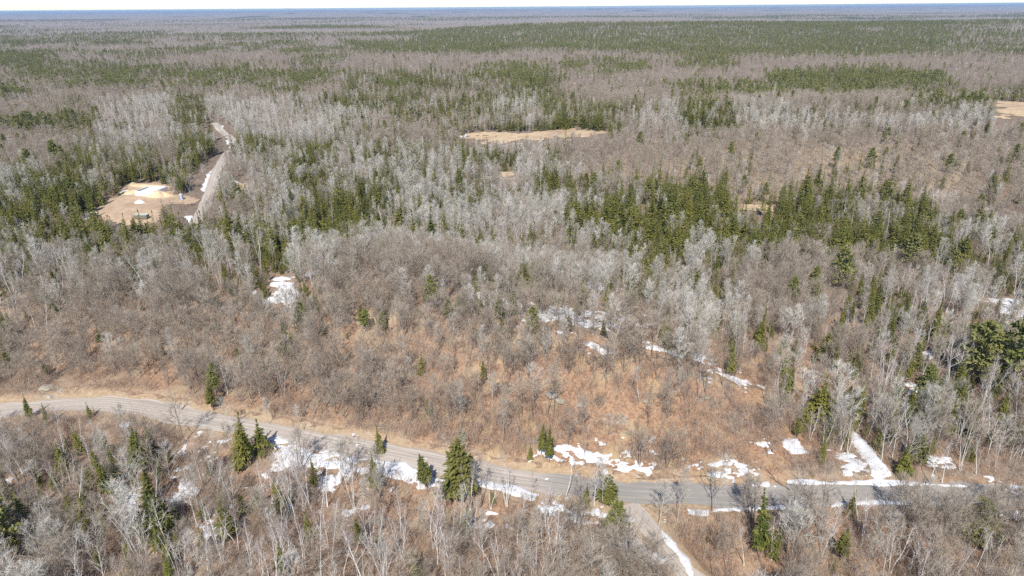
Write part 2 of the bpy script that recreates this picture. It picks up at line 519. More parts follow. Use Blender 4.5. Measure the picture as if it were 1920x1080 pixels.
def conifer(seed, H, R, base=0.06, whorls=26, per=7, power=0.85, droop=-0.25, fat=1.0, ragged=0.25, tip=1.0, side_n=3, r=0.13):
    g = np.random.default_rng(seed)
    n = 6
    pts = [np.array([0, 0, -0.3])]
    for i in range(n):
        pts.append(pts[-1] + np.array([g.normal(0, 0.012) * H / n, g.normal(0, 0.012) * H / n, (H + 0.3) / n]))
    pts = np.array(pts)
    rad = r * (1 - np.linspace(0, 1, n + 1) * 0.93)
    T = np.array([(*pts[i], *pts[i + 1], rad[i], rad[i + 1]) for i in range(n)])
    Vl, Ql, B = [], [], []
    lop = g.uniform(0, 2 * PI)
    for w in range(whorls):
        f = base + (0.985 - base) * (w + g.uniform(0, 0.6)) / whorls
        z = f * H
        x = min((z + 0.3) / (H + 0.3) * n, n - 0.01); i = int(x)
        c = pts[i] + (pts[i + 1] - pts[i]) * (x - i)
        q = (1 - f) / (1 - base)
        L0 = R * (q ** power) * (0.75 + 0.25 * min(1, (f - base) / 0.12 + 0.2))
        L0 *= g.uniform(0.78, 1.15)
        k = max(3, int(round(per * (0.45 + 0.55 * q))))
        for b in range(k):
            az = b * 2 * PI / k + w * 1.1 + g.uniform(-.35, .35)
            L = max(0.18, L0 * (1 + g.uniform(-ragged, ragged)) * (1 + 0.14 * math.cos(az - lop) + 0.16 * math.sin(3 * az + f * 9 + lop)))
            el = math.radians(18 * (f - 0.35)) + droop * (0.4 + q)
            d = np.array([math.cos(az) * math.cos(el), math.sin(az) * math.cos(el), math.sin(el)])
            side = np.array([-math.sin(az), math.cos(az), g.uniform(-.25, .25)]); side = unit(side)
            wd = (0.20 + 0.13 * L) * fat
            spray(Vl, Ql, c, d, side, L, wd, g, bend=0.10)
            if L > 0.5:
                for sn in range(side_n):
                    fr = g.uniform(0.3, 0.95)
                    sg = 1 if (sn + b) % 2 else -1
                    d2 = unit(d * 0.8 + side * sg * g.uniform(0.5, 1.0) + np.array([0, 0, g.uniform(-.35, .25)]))
                    s2 = unit(np.cross(d2, np.array([0, 0, 1.0])) + g.normal(0, 0.35, 3))
                    spray(Vl, Ql, c + d * L * fr, d2, s2, L * g.uniform(0.28, 0.5) + 0.1, wd * 0.8, g, bend=-0.2)
    top = pts[-1]
    for b in range(4):
        az = b * PI / 2 + g.uniform(0, 1)
        d = unit(np.array([math.cos(az) * 0.25, math.sin(az) * 0.25, 1]))
        spray(Vl, Ql, top - np.array([0, 0, 0.5]), d, unit(np.cross(d, np.array([0.3, 0.2, 1.0]))), 0.7 * tip, 0.16 * fat, g, 0)
    return T, np.array(Vl), np.array(Ql)

def pine(seed, H, R, base=0.3, nb=26, tufts=9, ts=0.6, round_=0.5, r=0.2):
    """broad white pine: long level limbs carrying clumps of needles in tiers"""
    g = np.random.default_rng(seed)
    n = 7
    pts = [np.array([0, 0, -0.3])]
    for i in range(n):
        pts.append(pts[-1] + np.array([g.normal(0, 0.02) * H / n, g.normal(0, 0.02) * H / n, (H * 0.97 + 0.3) / n]))
    pts = np.array(pts); rad = r * (1 - np.linspace(0, 1, n + 1) * 0.88)
    T = [(*pts[i], *pts[i + 1], rad[i], rad[i + 1]) for i in range(n)]
    Vl, Ql = [], []
    for b in range(nb):
        f = base + (0.98 - base) * (b + g.uniform(0, .8)) / nb
        z = f * H; x = min((z + .3) / (H * 0.97 + .3) * n, n - .01); i = int(x)
        c = pts[i] + (pts[i + 1] - pts[i]) * (x - i)
        rel = (f - base) / (1 - base)
        L = R * (math.sin(PI * (0.18 + 0.80 * rel)) ** round_) * (1.08 - 0.62 * rel) * g.uniform(0.6, 1.15)
        az = b * 2.399 + g.uniform(-.4, .4)
        el = math.radians(g.uniform(-6, 16) + 35 * max(0, rel - 0.6) / 0.4)
        d = np.array([math.cos(az) * math.cos(el), math.sin(az) * math.cos(el), math.sin(el)])
        e = c + d * L + np.array([0, 0, 0.08 * L])
        T.append((*c, *e, 0.06, 0.02))
        side = unit(np.cross(d, np.array([0, 0, 1.0])))
        for t in range(tufts):
            fr = 0.30 + 0.72 * (t + g.uniform(0, 1)) / tufts
            wv = L * 0.34 * (1.15 - 0.6 * abs(fr - 0.65))
            q = c + (e - c) * fr + side * g.uniform(-1, 1) * wv + np.array([0, 0, g.uniform(-.15, .3)])
            s = ts * g.uniform(0.7, 1.3)
            for k in range(5):
                d2 = unit(d * 0.4 + g.normal(0, 0.8, 3) + np.array([0, 0, 0.45]))
                s2 = unit(np.cross(d2, g.normal(0, 1, 3)))
                spray(Vl, Ql, q, d2, s2, s, s * 0.55, g, 0.0)
    return np.array(T), np.array(Vl), np.array(Ql)

def brush(seed, H, n, w, twr=0.012):
    g = np.random.default_rng(seed)
    C = []
    for i in range(n):
        p = np.array([g.uniform(-w, w), g.uniform(-w, w), -0.1])
        d = unit(np.array([g.normal(0, .3), g.normal(0, .3), 1]))
        L = H * g.uniform(0.5, 1.1)
        e = p + d * L
        C.append((*p, *e, twr, twr * 0.6))
        for k in range(5):
            q = p + d * L * g.uniform(0.35, 1)
            d2 = unit(d + g.normal(0, .55, 3))
            C.append((*q, *(q + d2 * L * g.uniform(.2, .4)), twr * 0.75, twr * 0.3))
    return np.array(C)

# forms: kind -> list of dict(trunk mesh, crown mesh, joined mesh, height, adjective)
FORMS = {}
def add_form(kind, T, crown, bark, leaf, H, adj, lod, ktrunk=5):
    tv, tq = seg_tubes(T, ktrunk)
    if isinstance(crown, tuple):
        cv, cq = crown
    else:
        cv, cq = seg_tubes(crown, 3)
    f = dict(H=H, adj=adj, lod=lod)
    if lod == 0:
        f['trunk'] = mesh_np(kind + '_trunk', tv, [tq], [MAT[bark]], smooth_=True)
        f['crown'] = mesh_np(kind + '_crown', cv, [cq], [MAT[leaf]])
    f['all'] = mesh_np(kind + '_whole', np.vstack([tv, cv]), [tq, cq + len(tv)], [MAT[bark], MAT[leaf]], [0, 1])
    FORMS.setdefault(kind, []).append(f)

TWIGS = {0: (1.0, 1.0), 1: (0.6, 1.6), 2: (0.34, 2.9)}     # share of twigs kept, thickness
for lod in (0, 1, 2):
    keep, th = TWIGS[lod]
    nt_ = lambda n: max(1, int(round(n * keep)))
    k5 = 5 if lod == 0 else 3
    nv = 4 if lod == 0 else 3
    for i in range(nv):
        H = (12.5, 11.0, 13.5, 9.5)[i]
        T, C = bare_tree(100 + i, H, stems=(1, 2, 1, 3)[i], r=0.12, base=(.34, .30, .42, .22)[i], spread=(3.3, 3.0, 3.0, 2.8)[i], elev=(44, 42, 50, 48)[i],
                         nlimb=(13, 8, 13, 6)[i] if lod < 2 else 8, nsub=7 if lod == 0 else 5, ntwig=nt_(7), twl=0.95 * (1 + .15 * lod), twr=0.0115 * th)
        add_form('maple', T, C, 'maple_bark', 'maple_twig', H, ('single-stemmed', 'twin-stemmed', 'upright', 'triple-stemmed')[i], lod, k5)
    for i in range(nv):
        H = (14.0, 15.0, 12.5, 13.0)[i]
        T, C = bare_tree(200 + i, H, stems=(1, 1, 1, 2)[i], r=0.115, base=(.28, .36, .24, .24)[i], spread=(3.2, 2.9, 3.4, 2.5)[i], elev=(50, 56, 46, 54)[i],
                         nlimb=(19, 17, 19, 10)[i] if lod < 2 else 10, nsub=7 if lod == 0 else 5, ntwig=nt_(7), twl=0.9 * (1 + .15 * lod), twr=0.0125 * th)
        add_form('aspen', T, C, 'aspen_bark', 'aspen_twig', H, ('oval-crowned', 'high-crowned', 'broad', 'twin-stemmed')[i], lod, k5)
    for i in range(nv):
        H = (12.0, 13.5, 11.0, 12.0)[i]
        T, C = bare_tree(300 + i, H, stems=(1, 1, 2, 3)[i], r=0.115, base=(.38, .52, .30, .32)[i], spread=(2.5, 1.9, 2.1, 1.7)[i], elev=(48, 55, 55, 58)[i],
                         nlimb=(10, 9, 6, 5)[i], nsub=4 if lod < 2 else 3, ntwig=nt_(4), twl=0.8 * (1 + .15 * lod), twr=0.0115 * th, wig=0.05)
        add_form('birch', T, C, 'birch_bark', 'birch_twig', H, ('spreading', 'slender', 'forked', 'clumped')[i], lod, k5)
    for i in range(nv):
        H = (7.5, 6.0, 8.5, 5.0)[i]
        T, C = bare_tree(400 + i, H, stems=(1, 2, 1, 3)[i], r=0.05, base=(.4, .3, .5, .25)[i], spread=(1.2, 1.1, 1.0, 1.1)[i], elev=56,
                         nlimb=(9, 6, 9, 5)[i], nsub=3, ntwig=nt_(4), twl=0.6 * (1 + .15 * lod), twr=0.011 * th, wig=0.035)
        add_form('sapling', T, C, 'sapling_bark', 'sapling_bark', H, ('single', 'twin-stemmed', 'tall', 'bushy')[i], lod, k5)
    ws = {0: 1.0, 1: 0.62, 2: 0.36}[lod]; fs = {0: 1.0, 1: 1.35, 2: 2.0}[lod]
    for i in range(nv):
        H = (11.0, 13.5, 9.0, 7.0)[i]
        T, V, Q = conifer(500 + i, H, (1.5, 1.3, 1.5, 1.15)[i] * (1, 1.2, 1.4)[lod], base=(.10, .22, .07, .04)[i], whorls=int((32, 36, 27, 22)[i] * ws), per=9 if lod == 0 else 6,
                          power=(.85, .75, .9, .85)[i], fat=fs, ragged=(.36, .42, .32, .30)[i], side_n=(5, 2, 1)[lod])
        add_form('spruce', T, (V, Q), 'conifer_bark', 'spruce_needle', H, ('full', 'tall narrow', 'broad-based', 'young')[i], lod, k5)
    for i in range(nv):
        H = (8.5, 10.0, 7.0, 6.0)[i]
        T, V, Q = conifer(600 + i, H, (1.4, 1.45, 1.4, 1.05)[i] * (1, 1.2, 1.4)[lod], base=(.14, .24, .09, .05)[i], whorls=int((28, 30, 24, 20)[i] * ws), per=9 if lod == 0 else 6, power=0.55,
                          droop=0.12, fat=fs * 1.05, ragged=.32, side_n=(5, 2, 1)[lod])
        add_form('cedar', T, (V, Q), 'conifer_bark', 'cedar_needle', H, ('rounded', 'tall', 'squat', 'small')[i], lod, k5)
    for i in range(nv):
        H = (16.0, 14.0, 18.0, 10.0)[i]
        T, V, Q = pine(700 + i, H, (4.0, 4.2, 3.8, 3.2)[i], base=(.28, .2, .36, .1)[i], nb=(46, 42, 48, 38)[i] if lod == 0 else (24 if lod == 1 else 15),
                       tufts=(15, 7, 4)[lod], ts=(0.58, 0.9, 1.35)[lod], r=0.2)
        add_form('pine', T, (V, Q), 'conifer_bark', 'pine_needle', H, ('tiered', 'broad', 'tall', 'bushy')[i], lod, k5)
for i in range(4):
    C = brush(800 + i, (2.0, 3.0, 1.3, 4.2)[i], (18, 15, 22, 9)[i], (0.9, 1.0, 1.1, 0.9)[i])
    v, q = seg_tubes(C, 3)
    FORMS.setdefault('brush', []).append(dict(H=2, adj='', lod=0, all=mesh_np('brush_whole', v, [q], [MAT['brush_twig']])))

# ------------------------------------------------------------------ cover of the land, read off the photograph and laid on the ground
Z_MIX = {   # shares of maple, aspen, birch, spruce, cedar, pine, sapling; density
    'h': ((.40, .10, .02, .24, .09, .15, .0), 1.1),
    'B': ((.84, .02, .006, .020, .008, .012, .085), 1.0),
    'b': ((.50, .03, .01, .005, .005, .0, .45), .56),
    'A': ((.06, .76, .07, .08, .02, .0, .01), .95),
    'm': ((.19, .28, .11, .33, .085, .005, .0), 1.0),
    'k': ((.26, .16, .12, .36, .095, .005, .0), 1.0),
    'C': ((.08, .08, .07, .62, .13, .02, .0), 1.4),
    'c': ((.12, .11, .07, .54, .15, .01, .0), 1.25),
    'P': ((.05, .01, .0, .22, .09, .63, .0), 1.4),
    'p': ((.36, .05, .02, .17, .06, .34, .0), 1.0),
    'W': ((.22, .16, .42, .16, .02, .0, .02), 1.0),
    'w': ((.22, .09, .33, .16, .09, .0, .11), 1.15),
    'f': ((.33, .08, .24, .02, .01, .0, .32), 1.15),
    'q': ((.27, .05, .15, .22, .11, .0, .20), 1.1),
    'g': ((.30, .09, .26, .02, .02, .0, .31), .66),
    'd': ((.20, .02, .03, .01, .005, .0, .72), .26),
    's': ((.0, .0, .0, .0, .0, .0, 1.0), .12),
    'o': ((.0, .0, .0, .0, .0, .0, 1.0), .0),
}
KINDS = ('maple', 'aspen', 'birch', 'spruce', 'cedar', 'pine', 'sapling')
# (zone, cx, cy, rx, ry) ellipses or (zone, [polygon]) in photo pixels, painted in order
COVER = [
    ('p', [(-900, 64), (640, 64), (640, 118), (-900, 130)]), ('h', [(-900, 66), (640, 66), (640, 200), (-900, 215)]),
    ('p', [(-900, 70), (300, 70), (640, 78), (640, 100), (-900, 112)]), ('P', 30, 112, 110, 20), ('P', 140, 84, 120, 8), ('P', 420, 88, 190, 9), ('P', 560, 100, 90, 12),
    ('B', 150, 107, 70, 8), ('P', 200, 137, 150, 12), ('P', 380, 148, 110, 14), ('P', 500, 140, 90, 14), ('p', 330, 155, 320, 16), ('P', 600, 165, 60, 18),
    ('P', 30, 183, 38, 14), ('P', 95, 178, 20, 8),
    ('A', [(60, 195), (300, 178), (640, 190), (640, 268), (250, 262), (60, 240)]), ('P', 110, 215, 85, 17), ('P', 20, 225, 40, 10), ('P', 215, 186, 38, 9), ('A', 275, 243, 100, 16),
    ('B', [(-900, 240), (60, 240), (180, 262), (150, 320), (-900, 340)]), ('k', [(150, 262), (420, 262), (440, 330), (150, 360)]), ('c', 165, 285, 40, 25), ('C', 290, 265, 24, 14), ('C', 250, 320, 30, 28), ('C', 345, 345, 36, 34),
    ('m', [(440, 255), (860, 255), (860, 345), (440, 370)]), ('c', 500, 275, 70, 16), ('A', 630, 285, 35, 14), ('A', 560, 320, 60, 16), ('A', 740, 322, 95, 18), ('B', 770, 255, 70, 24), ('c', 600, 320, 60, 14),
    ('B', [(640, 96), (1000, 90), (1300, 104), (1300, 140), (640, 132)]),
    ('c', [(640, 130), (1060, 128), (1060, 205), (860, 245), (640, 240)]), ('P', 960, 140, 70, 22), ('P', 740, 155, 40, 20), ('B', 850, 175, 60, 10), ('A', 660, 225, 60, 20), ('k', 780, 215, 90, 25),
    ('B', [(1040, 138), (2900, 118), (2900, 215), (1040, 205)]), ('P', 1130, 122, 88, 13),
    ('k', [(860, 195), (1300, 190), (1500, 200), (1500, 235), (1150, 250), (860, 248)]), ('A', 985, 198, 40, 10), ('A', 1060, 195, 60, 12), ('C', 930, 228, 70, 20), ('W', [(1000, 215), (1300, 205), (1300, 250), (1150, 248), (1000, 243)]),
    ('P', [(640, 74), (860, 60), (1100, 52), (1300, 42), (2900, 30), (2900, 96), (1300, 103), (1000, 90), (900, 100), (640, 96)]),
    ('B', 700, 72, 80, 5), ('p', [(1780, 40), (2900, 40), (2900, 120), (1780, 100)]), ('B', [(1300, 103), (2900, 98), (2900, 132), (1300, 142)]),
    ('P', [(1440, 140), (1560, 127), (1700, 128), (1785, 140), (1800, 165), (1600, 172), (1450, 166)]), ('p', 1380, 168, 110, 16), ('C', 1900, 175, 75, 16), ('p', 1780, 185, 60, 20), ('P', 1320, 115, 60, 10),
    ('k', [(1300, 210), (2900, 200), (2900, 250), (1300, 245)]), ('A', [(1500, 225), (2900, 215), (2900, 245), (1500, 240)]),
    ('B', [(1040, 255), (1200, 245), (2900, 244), (2900, 430), (1700, 390), (1040, 350)]),
    ('k', [(860, 265), (1050, 265), (1050, 360), (860, 345)]), ('c', 930, 300, 75, 22), ('A', 1085, 338, 65, 20), ('A', 985, 332, 40, 15),
    # middle distance
    ('m', [(-900, 340), (2900, 390), (2900, 640), (1280, 640), (640, 520), (-900, 520)]),
    ('C', [(-900, 345), (140, 340), (215, 372), (150, 425), (-900, 430)]), ('m', 60, 335, 130, 25), ('C', 690, 355, 170, 16), ('m', 560, 385, 90, 25),
    ('s', [(90, 405), (210, 405), (300, 425), (290, 455), (170, 450), (90, 430)]),
    ('c', [(-900, 430), (150, 425), (300, 455), (300, 505), (-900, 510)]), ('C', 75, 470, 80, 32), ('C', 215, 490, 70, 30),
    ('C', 400, 488, 110, 46), ('C', 520, 462, 135, 52), ('C', 320, 420, 40, 40), ('c', 640, 420, 90, 60), ('C', 680, 400, 50, 50), ('m', 450, 395, 30, 25),
    ('m', [(740, 350), (1130, 350), (1130, 480), (740, 470)]), ('A', 770, 385, 80, 35), ('A', 930, 420, 100, 35), ('A', 1040, 390, 70, 30), ('c', 870, 370, 60, 14),
    ('k', [(640, 470), (1300, 450), (1300, 640), (900, 650), (640, 560)]), ('B', [(640, 480), (880, 470), (930, 540), (880, 620), (640, 600)]), ('W', 1000, 470, 120, 25), ('c', 1230, 500, 60, 40),
    ('C', [(1110, 362), (1200, 346), (1370, 362), (1420, 395), (1520, 352), (1600, 372), (1640, 392), (1600, 470), (1545, 565), (1400, 545), (1300, 500), (1220, 465), (1120, 450)]),
    ('c', [(1550, 350), (1700, 380), (1810, 420), (1830, 510), (1550, 530)]), ('C', 1700, 450, 80, 28), ('C', 1610, 400, 50, 40), ('B', [(1720, 330), (2900, 330), (2900, 440), (1800, 430)]), ('C', 1870, 455, 50, 14), ('A', 1330, 470, 40, 14),
    ('k', [(1480, 490), (2900, 480), (2900, 720), (1480, 720)]), ('m', 1450, 560, 150, 60), ('W', 1700, 600, 120, 50), ('m', 1620, 670, 130, 60), ('c', 1420, 620, 60, 40), ('c', 1210, 600, 70, 30),
    # foreground ridge
    ('c', [(-900, 500), (640, 500), (640, 545), (-900, 545)]), ('B', [(-900, 548), (300, 540), (560, 540), (660, 545), (780, 570), (760, 640), (640, 720), (-900, 745)]), ('q', -150, 580, 200, 60),
    ('b', [(620, 640), (760, 610), (1000, 600), (1280, 650), (1480, 700), (1500, 860), (1400, 905), (900, 870), (500, 790), (520, 690)]), ('B', [(-900, 700), (540, 690), (520, 770), (0, 745), (-900, 760)]),
    ('b', [(640, 600), (900, 600), (880, 800), (640, 800)]), ('B', [(890, 530), (1190, 545), (1240, 640), (880, 640)]), ('d', [(1010, 670), (1380, 685), (1480, 760), (1510, 840), (1400, 860), (1100, 850), (970, 800), (950, 720)]), ('w', [(1490, 690), (2900, 680), (2900, 905), (1600, 905), (1500, 860)]), ('c', 1750, 750, 90, 40), ('c', 1560, 760, 40, 40),
    # nearer side of the road
    ('q', [(-900, 790), (150, 790), (350, 820), (400, 1300), (-900, 1300)]), ('f', [(300, 800), (900, 905), (1180, 960), (1200, 1300), (360, 1300)]), ('g', [(1200, 950), (2900, 950), (2900, 1300), (1250, 1300)]),
]
YARD_PX = [(172, 393), (198, 384), (212, 372), (236, 366), (228, 352), (252, 345), (300, 342), (318, 352), (322, 366), (352, 368), (372, 376), (345, 383), (318, 383), (300, 392), (296, 412), (285, 420), (262, 424), (225, 420), (195, 412)]
MARSHES_PX = [[(868, 252), (905, 247), (985, 249), (1040, 245), (1085, 239), (1110, 246), (1150, 249), (1095, 257), (1015, 262), (940, 268), (895, 262)],
              [(1842, 194), (1880, 190), (1990, 192), (1990, 224), (1935, 222), (1875, 216)],
              [(1370, 387), (1400, 383), (1456, 387), (1458, 395), (1420, 397), (1388, 394)],
              [(934, 323), (962, 320), (967, 329), (940, 332)],
              [(438, 345), (470, 340), (482, 358), (450, 362)]]
SNOW_PX = [  # polygon, brokenness
    ([(505, 520), (535, 516), (562, 545), (558, 560), (520, 575), (495, 568), (512, 545)], .32),
    ([(505, 820), (545, 826), (600, 845), (655, 850), (700, 868), (690, 890), (630, 890), (575, 880), (510, 878)], .58),
    ([(575, 880), (640, 885), (630, 930), (585, 920)], .62),
    ([(700, 860), (760, 868), (800, 890), (860, 903), (830, 915), (760, 905), (700, 885)], .28),
    ([(880, 898), (960, 908), (1010, 926), (1000, 938), (930, 920), (880, 910)], .12),
    ([(1000, 935), (1040, 940), (1085, 955), (1140, 965), (1140, 985), (1080, 978), (1010, 960)], .45),
    ([(1140, 955), (1165, 955), (1190, 975), (1178, 990), (1150, 982)], .05),
    ([(1115, 990), (1160, 992), (1195, 1010), (1225, 1035), (1250, 1050), (1245, 1062), (1200, 1045), (1150, 1020), (1118, 1012)], .25),
    ([(1237, 990), (1252, 1002), (1290, 1050), (1302, 1085), (1294, 1085), (1270, 1045), (1240, 1008)], .0),
    ([(1003, 842), (1040, 832), (1090, 836), (1140, 850), (1200, 868), (1228, 880), (1218, 892), (1160, 880), (1090, 870), (1030, 862)], .60),
    ([(1140, 840), (1180, 842), (1178, 852), (1142, 850)], .4),
    ([(1300, 856), (1350, 862), (1405, 876), (1400, 890), (1340, 884), (1300, 876)], .66),
    ([(1415, 828), (1440, 832), (1460, 855), (1440, 855)], .35), ([(1468, 828), (1495, 822), (1520, 850), (1480, 856)], .22),
    ([(1545, 762), (1590, 755), (1605, 775), (1565, 800), (1545, 795)], .35), ([(1600, 800), (1625, 830), (1660, 870), (1680, 898), (1640, 902), (1618, 860), (1592, 815)], .2),
    ([(1470, 895), (1560, 902), (1640, 898), (1720, 902), (1815, 910), (1820, 916), (1700, 912), (1560, 911), (1475, 910)], .08),
    ([(1390, 900), (1440, 905), (1440, 913), (1395, 911)], .25),
    ([(1555, 850), (1600, 850), (1640, 880), (1590, 885)], .55),
    ([(1285, 952), (1330, 956), (1330, 970), (1290, 966)], .15), ([(1330, 953), (1420, 951), (1520, 944), (1518, 950), (1420, 957), (1335, 960)], .1),
    ([(1560, 942), (1640, 938), (1800, 940), (1825, 945), (1800, 950), (1640, 947), (1560, 949)], .12),
    ([(1290, 650), (1325, 660), (1330, 682), (1290, 680)], .35), ([(1330, 680), (1380, 700), (1420, 722), (1390, 726), (1335, 700)], .5),
    ([(1200, 640), (1280, 655), (1275, 672), (1210, 655)], .5), ([(1088, 640), (1110, 640), (1150, 662), (1130, 664)], .18),
    ([(980, 572), (1080, 575), (1180, 590), (1230, 622), (1120, 612), (1010, 605)], .62), ([(870, 545), (900, 545), (930, 570), (890, 575)], .4), ([(930, 555), (980, 560), (985, 585), (940, 585)], .4), ([(1090, 520), (1140, 530), (1140, 545), (1095, 540)], .5), ([(1160, 530), (1195, 535), (1190, 550), (1165, 545)], .5),
    ([(330, 825), (355, 820), (365, 855), (345, 890), (370, 925), (330, 950), (300, 945), (335, 900), (350, 870)], .52), ([(235, 920), (265, 925), (275, 975), (250, 985), (230, 950)], .5),
    ([(485, 948), (520, 938), (565, 950), (545, 968), (500, 980)], .35), ([(360, 955), (410, 960), (410, 1000), (390, 1020), (360, 1020), (380, 985)], .5),
    ([(-20, 885), (20, 885), (22, 912), (-10, 915)], .4), ([(225, 790), (248, 792), (245, 800), (228, 803)], .1), ([(620, 955), (690, 945), (700, 960), (640, 975)], .5), ([(860, 980), (930, 975), (960, 990), (880, 1000)], .66),
    ([(152, 402), (180, 396), (188, 402), (160, 414)], .05), ([(248, 350), (275, 342), (252, 352), (250, 366), (236, 374), (228, 366), (230, 358)], .3),
    ([(390, 325), (400, 318), (402, 330), (392, 352), (380, 362), (378, 355)], .15), ([(350, 405), (362, 403), (362, 425), (350, 436)], .2), ([(405, 237), (418, 236), (412, 246)], .0), ([(424, 262), (436, 264), (438, 277), (428, 278)], .1), ([(862, 254), (876, 251), (874, 260), (864, 261)], .1), ([(436, 338), (446, 340), (462, 352), (452, 353)], .2),
    ([(1352, 410), (1362, 412), (1364, 420), (1356, 420)], .1), ([(1378, 393), (1392, 397), (1390, 404), (1380, 402)], .3), ([(565, 512), (600, 505), (598, 515), (570, 520)], .4), ([(720, 492), (745, 490), (742, 502), (722, 503)], .3),
    ([(210, 512), (250, 498), (300, 486), (310, 480), (312, 488), (262, 505), (222, 520)], .45), ([(1860, 560), (1920, 560), (1960, 580), (1940, 600), (1870, 590)], .5), ([(1730, 660), (1750, 655), (1755, 672), (1735, 676)], .2), ([(1690, 720), (1730, 715), (1735, 760), (1700, 765)], .5), ([(1720, 850), (1780, 850), (1810, 880), (1740, 885)], .6), ([(1880, 905), (1960, 905), (1960, 930), (1890, 922)], .45), ([(1860, 950), (1960, 960), (1960, 980), (1870, 965)], .4),
]

def zone_of(X, Y, Zm, jit=1.0):
    u, v, w = project(X, Y, Zm)
    u = u + RNG.normal(0, 16, X.shape) * jit; v = v + RNG.normal(0, 1, X.shape) * jit * np.clip(0.036 * (v - 12), 0.6, 14)
    # uneven borders: shift by world noise, measured in the size it has out there
    k = np.minimum(np.maximum(w, 60), 1500)
    amp = 9.0 * FPX / k
    u = u + (fbm(X / 26, Y / 26, 61, 2) - 0.5) * np.clip(amp, 12, 90)
    v = v + (fbm(X / 26 + 50, Y / 26, 67, 2) - 0.5) * np.clip(amp, 4, 90) * np.clip(75 / np.maximum(w, 75), .12, 1) * 1.2
    z = np.full(X.shape, 'B', dtype='<U1')
    for c in COVER:
        if len(c) == 2:
            m = in_poly(u, v, c[1])
        else:
            m = ((u - c[1]) / c[3]) ** 2 + ((v - c[2]) / c[4]) ** 2 < 1
        z[m] = c[0]
    # groves: the mixed woods fall into stands of one sort
    sc_g = np.clip(Y / 300, 1, 4)
    ga = fbm(X / (36 * sc_g), Y / (32 * sc_g), 201, 2) + RNG.normal(0, .035, X.shape); gc = fbm(X / (34 * sc_g) + 9, Y / (24 * sc_g), 207, 3) + RNG.normal(0, .05, X.shape)
    mk = np.isin(z, ['m', 'k', 'A', 'W'])
    z[mk & (gc > np.where((v < 340) & (u < 1150), 0.585, 0.63))] = 'c'
    z[(z == 'm') & (ga > 0.56) & (gc <= 0.60)] = 'A'
    z[(z == 'k') & (ga > 0.64) & (gc <= 0.60)] = 'A'
    z[np.isin(z, ['m', 'k']) & (ga < 0.36)] = 'B'
    z[(z == 'c') & (gc > 0.70)] = 'C'
    gapn = fbm(X / 130, Y / 110, 77, 3)
    hole = (z == 'P') & (gapn < np.where(u < 640, 0.47, 0.30)) & (v < 240)
    z[hole] = 'p'
    z[(z == 'h') & (gapn < 0.44)] = 'B'
    z[(z == 'h') & (gapn > 0.60)] = 'p'
    hole = (z == 'p') & (gapn < 0.42) & (u < 640)
    z[hole] = 'B'
    # country farther than the photograph lets one tell trees apart: patches
    far = v < 66
    pt = fbm(X / 700, Y / 420, 71, 3)
    sel = far & (z != 'P') & (z != 'p')
    z[sel] = np.where(pt[sel] > 0.63, 'P', np.where(pt[sel] > 0.56, 'p', 'B'))
    return z, u, v

